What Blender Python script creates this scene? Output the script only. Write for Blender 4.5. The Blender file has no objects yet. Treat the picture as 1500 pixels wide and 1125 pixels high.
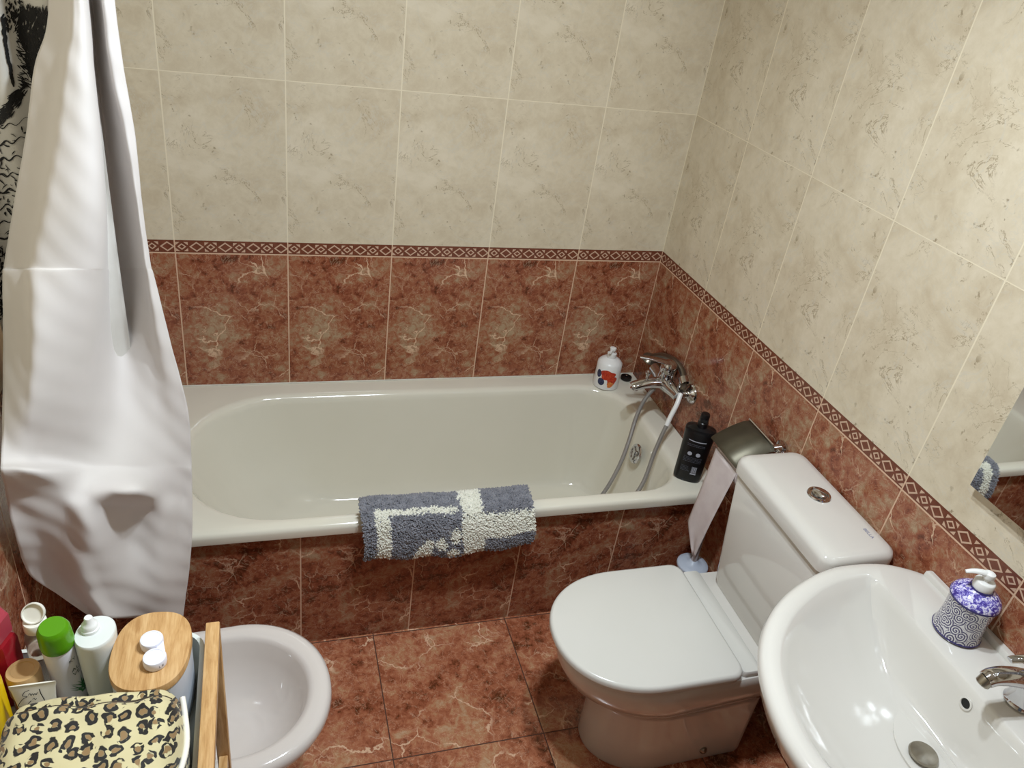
import bpy, bmesh, math, random
from mathutils import Vector, Matrix

C = bpy.context.scene.collection
scene = bpy.context.scene
PI = math.pi

# ------------------------------------------------------------------ camera
cam_data = bpy.data.cameras.new('camera')
cam = bpy.data.objects.new('camera', cam_data)
C.objects.link(cam)
cam.location = (-1.3133, -2.2601, 1.8572)
cam.rotation_mode = 'XYZ'
cam.rotation_euler = (1.0306002, -0.1340017, -0.2767164)
cam_data.sensor_fit = 'HORIZONTAL'
cam_data.sensor_width = 36.0
cam_data.lens = 1142.899 / 1500.0 * 36.0
cam_data.clip_start = 0.02
scene.camera = cam

# ------------------------------------------------------------------ world, light, exposure
world = bpy.data.worlds.new('world')
scene.world = world
world.use_nodes = True
world.node_tree.nodes['Background'].inputs[0].default_value = (0.85, 0.93, 1.0, 1)
world.node_tree.nodes['Background'].inputs[1].default_value = 0.06

vs = scene.view_settings
vs.view_transform = 'Standard'
vs.look = 'None'
vs.gamma = 1.0
vs.use_curve_mapping = False
vs.exposure = 0.5

def point_lamp(name, loc, power, size, col=(0.83, 0.925, 1.0)):
    l = bpy.data.lights.new(name, 'POINT')
    l.energy = power; l.shadow_soft_size = size; l.color = col
    o = bpy.data.objects.new(name, l); C.objects.link(o); o.location = loc
    return o

def disc_lamp(name, loc, power, size, col=(0.83, 0.925, 1.0)):
    l = bpy.data.lights.new(name, 'AREA')
    l.shape = 'DISK'; l.size = size; l.energy = power; l.color = col
    o = bpy.data.objects.new(name, l); C.objects.link(o); o.location = loc
    o.rotation_euler = (0.10, 0.24, 0)      # aimed down, a little towards the bathtub and the left wall
    return o

# two spotlights of the ceiling bar shining down, and the small lamp over the mirror
CEIL = [(-0.92, -1.42, 2.27), (-0.71, -1.34, 2.27)]
for p in CEIL:
    disc_lamp('ceiling_bulb_light', p, 10.4, 0.07)
for dy in (-0.16, 0.16):
    point_lamp('mirror_bulb_light', (-0.15, -1.75 + dy, 2.05), 0.5, 0.035)

# ------------------------------------------------------------------ helpers
def lin(c):
    c = c / 255.0
    return c / 12.92 if c <= 0.04045 else ((c + 0.055) / 1.055) ** 2.4

def rgb(r, g, b):
    return (lin(r), lin(g), lin(b), 1.0)

class S:
    """a shader socket with arithmetic"""
    def __init__(s, nt, sock): s.nt = nt; s.k = sock
    def m(s, op, *a):
        n = s.nt.nodes.new('ShaderNodeMath'); n.operation = op
        for i, x in enumerate((s,) + a):
            if isinstance(x, S): s.nt.links.new(x.k, n.inputs[i])
            else: n.inputs[i].default_value = x
        return S(s.nt, n.outputs[0])
    def __add__(s, o): return s.m('ADD', o)
    __radd__ = __add__
    def __sub__(s, o): return s.m('SUBTRACT', o)
    def __rsub__(s, o): return (s * -1.0) + o
    def __mul__(s, o): return s.m('MULTIPLY', o)
    __rmul__ = __mul__
    def __truediv__(s, o): return s.m('DIVIDE', o)
    def floor(s): return s.m('FLOOR')
    def abs(s): return s.m('ABSOLUTE')
    def fract(s): return s.m('FRACT')
    def lt(s, o): return s.m('LESS_THAN', o)
    def gt(s, o): return s.m('GREATER_THAN', o)
    def min(s, o): return s.m('MINIMUM', o)
    def max(s, o): return s.m('MAXIMUM', o)
    def ss(s, a, b, lo=0.0, hi=1.0):
        n = s.nt.nodes.new('ShaderNodeMapRange'); n.interpolation_type = 'SMOOTHSTEP'
        s.nt.links.new(s.k, n.inputs[0])
        n.inputs[1].default_value = a; n.inputs[2].default_value = b
        n.inputs[3].default_value = lo; n.inputs[4].default_value = hi
        return S(s.nt, n.outputs[0])

class Mat:
    def __init__(s, name, rough=0.5, metal=0.0, color=None, spec=0.5, coat=0.0, coat_rough=0.05, trans=0.0, ior=1.45, sub=0.0, sheen=0.0, alpha=1.0):
        s.mat = bpy.data.materials.new(name); s.mat.use_nodes = True
        s.nt = s.mat.node_tree; s.b = s.nt.nodes['Principled BSDF']
        i = s.b.inputs
        i['Roughness'].default_value = rough; i['Metallic'].default_value = metal
        i['Specular IOR Level'].default_value = spec
        i['Coat Weight'].default_value = coat; i['Coat Roughness'].default_value = coat_rough
        i['Transmission Weight'].default_value = trans; i['IOR'].default_value = ior
        i['Sheen Weight'].default_value = sheen
        if sub: i['Subsurface Weight'].default_value = sub; i['Subsurface Scale'].default_value = 0.01
        if color: i['Base Color'].default_value = color
    def pos(s):
        g = s.nt.nodes.new('ShaderNodeNewGeometry'); return g.outputs['Position']
    def obj(s):
        g = s.nt.nodes.new('ShaderNodeTexCoord'); return g.outputs['Object']
    def xyz(s, sock):
        n = s.nt.nodes.new('ShaderNodeSeparateXYZ'); s.nt.links.new(sock, n.inputs[0])
        return [S(s.nt, o) for o in n.outputs]
    def vec(s, x, y, z):
        n = s.nt.nodes.new('ShaderNodeCombineXYZ')
        for i, v in enumerate((x, y, z)):
            if isinstance(v, S): s.nt.links.new(v.k, n.inputs[i])
            else: n.inputs[i].default_value = v
        return n.outputs[0]
    def noise(s, v, scale, detail=4, rough=0.55, dist=0.0):
        n = s.nt.nodes.new('ShaderNodeTexNoise'); s.nt.links.new(v, n.inputs['Vector'])
        n.inputs['Scale'].default_value = scale; n.inputs['Detail'].default_value = detail
        n.inputs['Roughness'].default_value = rough; n.inputs['Distortion'].default_value = dist
        return S(s.nt, n.outputs['Fac'])
    def vor(s, v, scale, feat='F1', rnd=1.0, out='Distance', dim='3D'):
        n = s.nt.nodes.new('ShaderNodeTexVoronoi'); n.voronoi_dimensions = dim; n.feature = feat
        s.nt.links.new(v, n.inputs['Vector']); n.inputs['Scale'].default_value = scale
        n.inputs['Randomness'].default_value = rnd
        return S(s.nt, n.outputs[out])
    def warp(s, v, scale, amt, detail=4):
        n = s.nt.nodes.new('ShaderNodeTexNoise'); s.nt.links.new(v, n.inputs['Vector'])
        n.inputs['Scale'].default_value = scale; n.inputs['Detail'].default_value = detail; n.inputs['Roughness'].default_value = 0.6
        m = s.nt.nodes.new('ShaderNodeVectorMath'); m.operation = 'MULTIPLY_ADD'
        s.nt.links.new(n.outputs['Color'], m.inputs[0]); m.inputs[1].default_value = (amt, amt, amt); s.nt.links.new(v, m.inputs[2])
        return m.outputs[0]
    def ramp(s, f, stops):
        n = s.nt.nodes.new('ShaderNodeValToRGB'); s.nt.links.new(f.k, n.inputs[0])
        e = n.color_ramp.elements
        while len(e) < len(stops): e.new(0.5)
        for k, (p, c) in enumerate(stops): e[k].position = p; e[k].color = c
        return n.outputs[0]
    def mix(s, f, a, b):
        n = s.nt.nodes.new('ShaderNodeMix'); n.data_type = 'RGBA'
        if isinstance(f, S): s.nt.links.new(f.k, n.inputs[0])
        else: n.inputs[0].default_value = f
        for sock, v in ((n.inputs[6], a), (n.inputs[7], b)):
            if isinstance(v, tuple): sock.default_value = v
            else: s.nt.links.new(v, sock)
        return n.outputs[2]
    def color(s, c): s.nt.links.new(c, s.b.inputs['Base Color'])
    def rough(s, f): s.nt.links.new(f.k, s.b.inputs['Roughness'])
    def bump(s, h, strength=0.3, dist=0.002):
        n = s.nt.nodes.new('ShaderNodeBump'); s.nt.links.new(h.k, n.inputs['Height'])
        n.inputs['Strength'].default_value = strength; n.inputs['Distance'].default_value = dist
        s.nt.links.new(n.outputs[0], s.b.inputs['Normal'])

def plain(name, c, rough=0.5, **k):
    m = Mat(name, rough, color=rgb(*c), **k)
    return m.mat

def noisy(name, c1, c2, scale=30, rough=0.5, bump=0.0, **k):
    m = Mat(name, rough, **k)
    n = m.noise(m.obj(), scale, 5)
    m.color(m.ramp(n, [(0.35, rgb(*c1)), (0.65, rgb(*c2))]))
    if bump: m.bump(n, bump)
    return m.mat

# ---- tiles: red marble below, a diamond border, cream marble above
W = 0.31; H = 0.4567; ZB = 0.9087; ZT = 0.948

def red_marble(m, u, v, seed, floor=False):
    p = m.vec(u, v, seed)
    n1 = m.noise(p, 7, 8, 0.62, 0.6)
    n2 = m.noise(p, 40, 6, 0.75, 0.5)
    k = n1 * 0.52 + n2 * 0.48
    if floor:
        base = m.ramp(k, [(0.39, rgb(92, 52, 30)), (0.45, rgb(146, 82, 56)), (0.52, rgb(176, 110, 80)), (0.57, rgb(184, 134, 98)), (0.64, rgb(194, 160, 128))])
    else:
        base = m.ramp(k, [(0.40, rgb(92, 50, 30)), (0.455, rgb(136, 74, 52)), (0.51, rgb(156, 98, 70)), (0.555, rgb(160, 120, 92)), (0.62, rgb(174, 148, 118))])
    # branching cracks: cell borders of a strongly warped pattern, broken up by gates
    w1 = m.warp(p, 9.0, 0.10, 5)
    v1 = m.vor(w1, 7.5, 'DISTANCE_TO_EDGE').ss(0.004, 0.020, 1.0, 0.0) * m.noise(p, 7.0, 2).ss(0.49, 0.60)
    w2 = m.warp(m.vec(v + 3.1, u + 1.7, seed), 14.0, 0.07, 5)
    v2 = m.vor(w2, 15.0, 'DISTANCE_TO_EDGE').ss(0.004, 0.034, 0.65, 0.0) * m.noise(w2, 9.0, 2).ss(0.52, 0.66)
    v3 = (m.noise(p, 24, 4, 0.7, 0.6) - 0.5).abs().ss(0.0, 0.018, 0.34, 0.0)
    vein = v1.max(v2).max(v3)
    return m.mix(vein, base, rgb(226, 186, 154) if floor else rgb(216, 182, 152))

def cream_marble(m, u, v, seed):
    p = m.vec(u, v, seed)
    n1 = m.noise(p, 6, 6, 0.6, 0.8) * 0.6 + m.noise(p, 30, 5, 0.7, 0.5) * 0.4
    base = m.ramp(n1, [(0.38, rgb(202, 187, 161)), (0.5, rgb(213, 200, 175)), (0.62, rgb(222, 210, 187))])
    gate = m.noise(p, 9.0, 2).ss(0.50, 0.62)
    v1 = (m.noise(p, 7, 6, 0.66, 1.2) - 0.5).abs().ss(0.0, 0.010, 0.7, 0.0) * gate
    c = m.mix(v1, base, rgb(146, 128, 100))
    sp = m.noise(p, 55, 3, 0.6, 0.4).ss(0.62, 0.72, 0.0, 0.7) * m.noise(p, 8, 2).ss(0.45, 0.6)
    c = m.mix(sp, c, rgb(130, 112, 84))
    lt = (m.noise(m.vec(v, u, seed + 4.0), 6, 5, 0.66, 1.0) - 0.5).abs().ss(0.0, 0.012, 0.5, 0.0)
    return m.mix(lt, c, rgb(208, 201, 186))

def wall_tiles(name, axis, seed):
    m = Mat(name, 0.22, spec=0.45)
    x, y, z = m.xyz(m.pos())
    u = (x if axis == 'x' else y) * -1.0
    fu = (u / W).fract() * W
    vd = ((z - ZB + 10 * H) / H).fract() * H
    vl = ((z - ZT + 10 * H) / H).fract() * H
    dark = red_marble(m, fu, vd, seed)
    light = cream_marble(m, fu, vl, seed + 7.0)
    # diamond border
    cell = W / 4
    cu = (fu / cell).fract() * cell
    dz = (z - (ZB + ZT) / 2).abs()
    da = (cu - cell * 0.25).abs()
    db = (cu - cell * 0.76).abs()
    big = da / 0.0195 + dz / 0.0150
    big = big.gt(0.72) * big.lt(1.02)
    sm = db / 0.0115 + dz / 0.0095
    sm = sm.gt(0.62) * sm.lt(1.05)
    tri = (db / 0.0165 + dz / 0.0140).gt(1.30) * db.lt(0.0165) * dz.lt(0.0140)
    bpat = big.max(sm).max(tri)
    n = m.noise(m.vec(u, z, seed), 60, 3)
    bbase = m.ramp(n, [(0.3, rgb(104, 58, 42)), (0.7, rgb(124, 72, 54))])
    border = m.mix(bpat, bbase, rgb(204, 172, 148))
    c = m.mix(z.gt(ZB), dark, border)
    c = m.mix(z.gt(ZT), c, light)
    # grout
    gv = fu.min((fu - W).abs()).lt(0.0017)
    gh1 = (z - ZB).abs().lt(0.0020)
    gd = vd.min((vd - H).abs()).lt(0.0012) * z.lt(ZB)
    gl = vl.min((vl - H).abs()).lt(0.0011) * z.gt(ZT + 0.1)
    g = gv.max(gh1).max(gd).max(gl)
    gcol = m.mix(z.gt(ZT), rgb(214, 180, 152), rgb(230, 218, 192))
    c = m.mix(g, c, gcol)
    m.color(c)
    m.rough(g * 0.5 + 0.2)
    m.bump((g * -1.0) + m.noise(m.pos(), 9, 2) * 0.6, 0.25, 0.001)
    return m.mat

def floor_tiles():
    m = Mat('red_marble_floor_tiles', 0.2, spec=0.5)
    x, y, z = m.xyz(m.pos())
    TX = 0.405; TY = 0.40
    a = (x + 0.630) / TX; b = (y + 0.685) / TY
    ia = a.floor(); ib = b.floor()
    fa = a.fract() * TX; fb = b.fract() * TY
    c = red_marble(m, fa, fb, ia * 3.7 + ib * 5.3 + 2.0, True)
    g = fa.min((fa - TX).abs()).min(fb.min((fb - TY).abs())).lt(0.0016)
    c = m.mix(g, c, rgb(84, 52, 38))
    m.color(c); m.rough(g * 0.5 + 0.18)
    m.bump(g * -1.0, 0.4, 0.001)
    return m.mat

M = {}
M['back_tiles'] = wall_tiles('marble_wall_tiles_back', 'x', 1.0)
M['side_tiles'] = wall_tiles('marble_wall_tiles_side', 'y', 2.3)
M['apron_tiles'] = wall_tiles('marble_tiles_tub_apron', 'x', 5.9)
M['floor'] = floor_tiles()
M['plaster'] = noisy('white_ceiling_paint', (226, 220, 208), (234, 229, 218), 12, 0.8, 0.05)
M['door_wood'] = noisy('door_wood', (120, 76, 40), (146, 96, 56), 9, 0.4)
M['enamel'] = noisy('bathtub_enamel', (224, 219, 203), (227, 222, 207), 3, 0.10, spec=0.5, coat=0.4)
M['china'] = noisy('white_china', (214, 210, 203), (217, 213, 206), 3, 0.09, spec=0.5, coat=0.5)
M['china_bidet'] = noisy('white_china_bidet', (214, 206, 200), (218, 210, 204), 3, 0.10, spec=0.5, coat=0.5)
M['seat'] = noisy('white_seat_plastic', (215, 213, 206), (218, 216, 210), 3, 0.2, spec=0.5)
M['chrome'] = plain('chrome', (205, 205, 208), 0.07, metal=1.0)
M['steel'] = noisy('brushed_steel', (150, 144, 132), (166, 160, 148), 40, 0.28, metal=1.0)
M['hose'] = plain('ribbed_steel_hose', (176, 172, 168), 0.35, metal=0.6)
M['black'] = plain('black_hole', (8, 8, 8), 0.5)
M['black_plastic'] = noisy('black_bottle_plastic', (10, 10, 12), (16, 16, 20), 20, 0.32)
M['navy'] = plain('navy_label', (24, 26, 46), 0.4)
M['print_grey'] = plain('pale_grey_print', (176, 178, 190), 0.5)
M['print_dim'] = plain('dim_grey_print', (84, 86, 96), 0.5)
M['white_plastic'] = noisy('white_plastic', (232, 231, 228), (238, 238, 236), 10, 0.3)
M['cream_plastic'] = noisy('cream_plastic', (232, 228, 216), (238, 235, 225), 10, 0.3)
M['blue_grey_plastic'] = noisy('blue_grey_plastic', (176, 184, 200), (186, 194, 208), 10, 0.35)
M['grey_handle'] = noisy('grey_pink_plastic', (178, 168, 168), (190, 180, 180), 10, 0.35)
M['silicone'] = noisy('white_silicone_seal', (206, 202, 190), (216, 212, 200), 60, 0.5)
# ------------------------------------------------------------------ mesh helpers
def link(name, verts, faces, mat, parent=None, smooth=None, mats=None, fmats=None):
    me = bpy.data.meshes.new(name)
    me.from_pydata([tuple(v) for v in verts], [], faces)
    for mm in (mats or [mat]): me.materials.append(mm)
    if fmats:
        for p, i in zip(me.polygons, fmats): p.material_index = i
    bm = bmesh.new(); bm.from_mesh(me)
    if not fmats or len(verts) < 20000:
        bmesh.ops.recalc_face_normals(bm, faces=bm.faces)
    bm.to_mesh(me); bm.free()
    if smooth is not None:
        for p in me.polygons: p.use_smooth = True
        me.set_sharp_from_angle(angle=math.radians(smooth))
    o = bpy.data.objects.new(name, me); C.objects.link(o)
    if parent: o.parent = parent
    return o

def empty(name, loc=(0, 0, 0)):
    o = bpy.data.objects.new(name, None); C.objects.link(o)
    o.location = loc; o.empty_display_size = 0.05
    return o

def thing(name, label, cat, group=None):
    o = empty(name); o['label'] = label; o['category'] = cat
    if group: o['group'] = group
    return o

def settle(t, loc):
    """put the Empty at the thing's base without moving its parts"""
    v = Vector(loc)
    t.location = v
    for ch in t.children:
        ch.matrix_parent_inverse = Matrix.Translation(-v)

def tag(o, label, cat, group=None):
    o['label'] = label; o['category'] = cat
    if group: o['group'] = group
    return o

class G:
    """geometry collector"""
    def __init__(s): s.v = []; s.f = []; s.m = []
    def add(s, verts, faces, mi=0, xf=None):
        b = len(s.v)
        for p in verts:
            s.v.append(tuple(xf @ Vector(p)) if xf else tuple(p))
        for f in faces:
            s.f.append(tuple(i + b for i in f)); s.m.append(mi)
        return s
    def obj(s, name, mat, parent=None, smooth=40, mats=None):
        return link(name, s.v, s.f, mat, parent, smooth, mats, s.m if mats else None)

def loft(rings, cap0=True, cap1=True, closed=True):
    n = len(rings[0]); v = [p for r in rings for p in r]; f = []
    for i in range(len(rings) - 1):
        for j in range(n if closed else n - 1):
            k = (j + 1) % n
            f.append((i * n + j, i * n + k, (i + 1) * n + k, (i + 1) * n + j))
    if cap0: f.append(tuple(range(n - 1, -1, -1)))
    if cap1: f.append(tuple((len(rings) - 1) * n + j for j in range(n)))
    return v, f

def rr(x0, x1, y0, y1, r, z, nc=8, ns=6):
    """rounded rectangle ring; r is one radius or four (x1y1, x0y1, x0y0, x1y0)"""
    if not isinstance(r, (tuple, list)): r = (r,) * 4
    pts = []
    cs = ((x1, y1, -1, -1, 0), (x0, y1, 1, -1, 90), (x0, y0, 1, 1, 180), (x1, y0, -1, 1, 270))
    arcs = []
    for (cx, cy, sx, sy, a0), q in zip(cs, r):
        ox, oy = cx + sx * q, cy + sy * q
        arcs.append([(ox + q * math.cos(math.radians(a0 + 90 * i / nc)), oy + q * math.sin(math.radians(a0 + 90 * i / nc)), z) for i in range(nc + 1)])
    for i in range(4):
        a = arcs[i]; b = arcs[(i + 1) % 4]
        pts += a
        for k in range(1, ns):
            t = k / ns
            pts.append(tuple(a[-1][j] * (1 - t) + b[0][j] * t for j in range(3)))
    return pts

def dring(xb, xs, xf, yc, hw, rb, z, nf=32, nb=5, e=2.0, hwb=None):
    """D-shaped ring: half ellipse to xf (front, smaller x), straight sides, back at xb with corner radius rb"""
    hwb = hwb or hw
    pts = []
    for i in range(nf + 1):
        a = PI / 2 + PI * i / nf
        ca, sa = math.cos(a), math.sin(a)
        px = xs - (xs - xf) * abs(ca) ** (2 / e)
        py = yc + hw * (1 if sa >= 0 else -1) * abs(sa) ** (2 / e)
        pts.append((px, py, z))
    for i in range(1, 5):
        t = i / 5
        pts.append((xs + (xb - rb - xs) * t, yc - hw + (hw - hwb) * t, z))
    for i in range(nb + 1):
        a = -PI / 2 + PI / 2 * i / nb
        pts.append((xb - rb + rb * math.cos(a), yc - hwb + rb + rb * math.sin(a), z))
    for i in range(1, 6):
        t = i / 6
        pts.append((xb, yc - hwb + rb + (2 * hwb - 2 * rb) * t, z))
    for i in range(nb + 1):
        a = PI / 2 * i / nb
        pts.append((xb - rb + rb * math.cos(a), yc + hwb - rb + rb * math.sin(a), z))
    for i in range(1, 5):
        t = i / 5
        pts.append((xb - rb + (xs - xb + rb) * t, yc + hwb + (hw - hwb) * t, z))
    return pts

def box(x0, x1, y0, y1, z0, z1, r=0.0, xf=None):
    if r <= 0:
        v = [(x, y, z) for z in (z0, z1) for y in (y0, y1) for x in (x0, x1)]
        f = [(0, 2, 3, 1), (4, 5, 7, 6), (0, 1, 5, 4), (2, 6, 7, 3), (0, 4, 6, 2), (1, 3, 7, 5)]
        return v, f
    k = 0.29 * r
    rings = [rr(x0 + r, x1 - r, y0 + r, y1 - r, 0.0004, z0, 3, 2), rr(x0 + k, x1 - k, y0 + k, y1 - k, r * 0.8, z0 + k, 3, 2),
             rr(x0, x1, y0, y1, r, z0 + r, 3, 2), rr(x0, x1, y0, y1, r, z1 - r, 3, 2),
             rr(x0 + k, x1 - k, y0 + k, y1 - k, r * 0.8, z1 - k, 3, 2), rr(x0 + r, x1 - r, y0 + r, y1 - r, 0.0004, z1, 3, 2)]
    return loft(rings)

def lathe(prof, n=32, cap=True):
    """prof: (radius, z) from bottom to top"""
    rings = [[(max(r, 1e-5) * math.cos(2 * PI * i / n), max(r, 1e-5) * math.sin(2 * PI * i / n), z) for i in range(n)] for r, z in prof]
    return loft(rings, cap, cap)

def oval(prof, ax, ay, n=36, e=2.0, sh=lambda z: (0, 0)):
    """prof: (scale, z); superellipse section"""
    rings = []
    for s, z in prof:
        r = []
        ox, oy = sh(z)
        for i in range(n):
            a = 2 * PI * i / n; c, d = math.cos(a), math.sin(a)
            r.append((ox + ax * s * math.copysign(abs(c) ** (2 / e), c), oy + ay * s * math.copysign(abs(d) ** (2 / e), d), z))
        rings.append(r)
    return loft(rings)

def frame_at(p, d, up=None):
    d = Vector(d).normalized()
    u = Vector(up) if up else (Vector((0, 0, 1)) if abs(d.z) < 0.9 else Vector((1, 0, 0)))
    x = d.cross(u).normalized(); y = d.cross(x).normalized()
    return Matrix(((x.x, y.x, d.x, p[0]), (x.y, y.y, d.y, p[1]), (x.z, y.z, d.z, p[2]), (0, 0, 0, 1)))

def catmull(pts, n=8):
    P = [Vector(p) for p in pts]; P = [2 * P[0] - P[1]] + P + [2 * P[-1] - P[-2]]
    out = []
    for i in range(1, len(P) - 2):
        for k in range(n):
            t = k / n
            out.append(0.5 * ((2 * P[i]) + (P[i + 1] - P[i - 1]) * t + (2 * P[i - 1] - 5 * P[i] + 4 * P[i + 1] - P[i + 2]) * t * t + (3 * P[i] - P[i - 1] - 3 * P[i + 1] + P[i + 2]) * t ** 3))
    out.append(P[-2])
    return out

def tube(path, rad, n=12, flat=1.0, up=None):
    P = [Vector(p) for p in path]
    rings = []; x = None
    for i, p in enumerate(P):
        d = (P[min(i + 1, len(P) - 1)] - P[max(i - 1, 0)]).normalized()
        if x is None:
            u = Vector(up) if up else (Vector((0, 0, 1)) if abs(d.z) < 0.9 else Vector((1, 0, 0)))
            x = d.cross(u).normalized()
        else:
            x = (x - d * x.dot(d)).normalized()
        y = x.cross(d)
        r = rad(i / (len(P) - 1)) if callable(rad) else rad
        rings.append([tuple(p + x * (r * math.cos(2 * PI * k / n)) + y * (r * flat * math.sin(2 * PI * k / n))) for k in range(n)])
    return loft(rings)

def T(x, y, z, rz=0.0, s=1.0):
    return Matrix.Translation((x, y, z)) @ Matrix.Rotation(rz, 4, 'Z') @ Matrix.Scale(s, 4)

def struct(name, verts, faces, mat):
    o = link(name, verts, faces, mat); o['kind'] = 'structure'
    return o

def text_geo(s, size):
    c = bpy.data.curves.new('letters', 'FONT'); c.body = s; c.size = size
    c.align_x = 'CENTER'; c.align_y = 'CENTER'; c.resolution_u = 3
    o = bpy.data.objects.new('letters', c); C.objects.link(o)
    dg = bpy.context.evaluated_depsgraph_get()
    me = bpy.data.meshes.new_from_object(o.evaluated_get(dg))
    v = [tuple(q.co) for q in me.vertices]; f = [tuple(p.vertices) for p in me.polygons]
    bpy.data.objects.remove(o); bpy.data.meshes.remove(me); bpy.data.curves.remove(c)
    return v, f

def disc(cx, cy, rx, ry, nr=4, n=20, wob=None):
    v = [(cx, cy, 0)]; f = []
    for r in range(1, nr + 1):
        for i in range(n):
            a = 2 * PI * i / n; k = r / nr * (wob(a) if wob else 1)
            v.append((cx + rx * k * math.cos(a), cy + ry * k * math.sin(a), 0))
    for i in range(n):
        f.append((0, 1 + i, 1 + (i + 1) % n))
    for r in range(nr - 1):
        for i in range(n):
            a = 1 + r * n + i; b = 1 + r * n + (i + 1) % n
            f.append((a, b, b + n, a + n))
    return v, f

def wrap(verts, R, off=0.0004, lean=None):
    """bend flat (u, w) artwork round a vertical cylinder of radius R(z); u is arc length, facing -y"""
    out = []
    for u, w, _ in verts:
        r = (R(w) if callable(R) else R) + off
        a = u / r - PI / 2
        out.append((r * math.cos(a), r * math.sin(a), w))
    return out

# ------------------------------------------------------------------ the room
XL, YN, ZC = -1.80, -2.95, 2.42
struct('floor', *box(XL - .1, .1, YN - .1, .1, -.1, 0), M['floor'])
struct('ceiling', *box(XL - .1, .1, YN - .1, .1, ZC, ZC + .1), M['plaster'])
struct('wall_back', *box(XL - .1, .1, 0, .1, 0, ZC), M['back_tiles'])
struct('wall_right', *box(0, .1, YN - .1, 0, 0, ZC), M['side_tiles'])
struct('wall_left', *box(XL - .1, XL, YN - .1, 0, 0, ZC), M['side_tiles'])
g = G(); g.add(*box(XL, -1.55, YN - .1, YN, 0, ZC)); g.add(*box(-.75, 0, YN - .1, YN, 0, ZC)); g.add(*box(-1.55, -.75, YN - .1, YN, 2.05, ZC))
struct('wall_front', g.v, g.f, M['back_tiles'])
struct('door_1', *box(-.75, -.712, YN - .85, YN - .05, .01, 2.04), M['door_wood'])     # stands open into the hall
g = G(); g.add(*box(-1.60, -1.55, YN - .02, YN + .015, 0, 2.10)); g.add(*box(-.75, -.70, YN - .02, YN + .015, 0, 2.10)); g.add(*box(-1.55, -.75, YN - .02, YN + .015, 2.05, 2.10))
struct('trim_1', g.v, g.f, M['door_wood'])
struct('wall_tub_apron', *box(XL, 0, -.678, -.664, 0, .428), M['apron_tiles'])
o = link('trim_2', *tube([(XL + .002, -.0015, .4605), (-.002, -.0015, .4605)], .0028, 8), M['silicone'], None, 60); o['kind'] = 'structure'

# ------------------------------------------------------------------ bathtub
tub = thing('bathtub', 'white enamelled bathtub set along the back wall behind red marble apron', 'bathtub')
def tubring(t, z, zr=None):
    a = (-1.535, -.098, -.655, -.082, (.17, .27, .25, .15))     # opening
    b = (-1.22, -.200, -.545, -.165, (.08, .15, .15, .08))      # floor
    x0, x1, y0, y1 = [a[i] * (1 - t) + b[i] * t for i in range(4)]
    r = [p * (1 - t) + q * t for p, q in zip(a[4], b[4])]
    return rr(x0, x1, y0, y1, r, z)
ZR = .459
rings = [rr(XL + .001, -.001, -.692, -.001, .002, .420), rr(XL + .001, -.001, -.701, -.001, .002, .424), rr(XL + .001, -.001, -.704, -.001, .003, .445),
         rr(XL + .001, -.001, -.701, -.001, .004, .454), rr(XL + .001, -.001, -.694, -.001, .006, ZR)]
op = rr(-1.535, -.098, -.655, -.082, (.17, .27, .25, .15), ZR)
def grow(d, z): return rr(-1.535 - d, -.098 + d, -.655 - d * .5, -.082 + d * .8, (.17 + d, .27 + d, .25 + d, .15 + d), z)
rings += [grow(.028, ZR), grow(.018, ZR - .001), grow(.008, ZR - .005), tubring(0, ZR - .013), tubring(.03, ZR - .03), tubring(.09, ZR - .07), tubring(.2, ZR - .14), tubring(.34, ZR - .21),
          tubring(.5, ZR - .275), tubring(.66, ZR - .33), tubring(.80, ZR - .362), tubring(.92, ZR - .377), tubring(1.06, ZR - .383), tubring(1.5, ZR - .385)]
link('tub_shell', *loft(rings, False, True), M['enamel'], tub, 45)
# overflow rosette on the end wall by the tap
g = G(); x = frame_at((-.131, -.375, .372), (-1, 0, .30))
g.add(*lathe([(.030, -.004), (.034, 0), (.034, .003), (.030, .006), (.024, .006), (.022, .002), (.010, .002), (.010, .008), (.006, .009)], 36), xf=x)
for k in range(3): g.add(*box(-.003, .003, 0, .024, .002, .006), xf=x @ Matrix.Rotation(k * 2 * PI / 3, 4, 'Z'))
g.obj('overflow_cover', M['chrome'], tub)
g = G(); g.add(*lathe([(.028, 0), (.028, .003), (.020, .004), (.0, .002)], 30), xf=T(-.33, -.36, ZR - .3845)); g.obj('drain', M['chrome'], tub)
settle(tub, (-.9, -.35, 0))

# ------------------------------------------------------------------ bath mat with tufted pile
def mat_profile(s):
    P = MATP; k = s * (len(P) - 1); i = min(int(k), len(P) - 2)
    return P[i].lerp(P[i + 1], k - i)
MATP = catmull([(0, -.612, .345), (0, -.621, .40), (0, -.633, .455), (0, -.655, .474), (0, -.690, .475), (0, -.717, .465), (0, -.729, .43), (0, -.733, .395), (0, -.732, .366)], 10)
M['pile_grey'] = noisy('slate_pile', (112, 112, 120), (140, 140, 148), 60, 0.95, sheen=0.3)
M['pile_white'] = noisy('off_white_pile', (222, 220, 206), (236, 234, 222), 60, 0.95, sheen=0.3)
def is_white(a, t):
    # a: 0..1 along the rim from the left end, t: 0 fold top .. 1 front hem
    if .565 + .01 * math.sin(t * 9) < a < .70: return True
    if a >= .70 and .34 < t < .70: return True
    if .065 < a < .145 and t > .17: return True
    if .065 < a < .55 and .17 + .05 * a < t < .27 + .05 * a: return True
    for ca, ct, ra, rt in ((.33, .93, .055, .20), (.36, .76, .03, .12), (.435, .74, .036, .115), (.520, .60, .035, .11), (.512, .90, .034, .10)):
        if ((a - ca) / ra) ** 2 + ((t - ct) / rt) ** 2 < 1: return True
    return False
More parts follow.
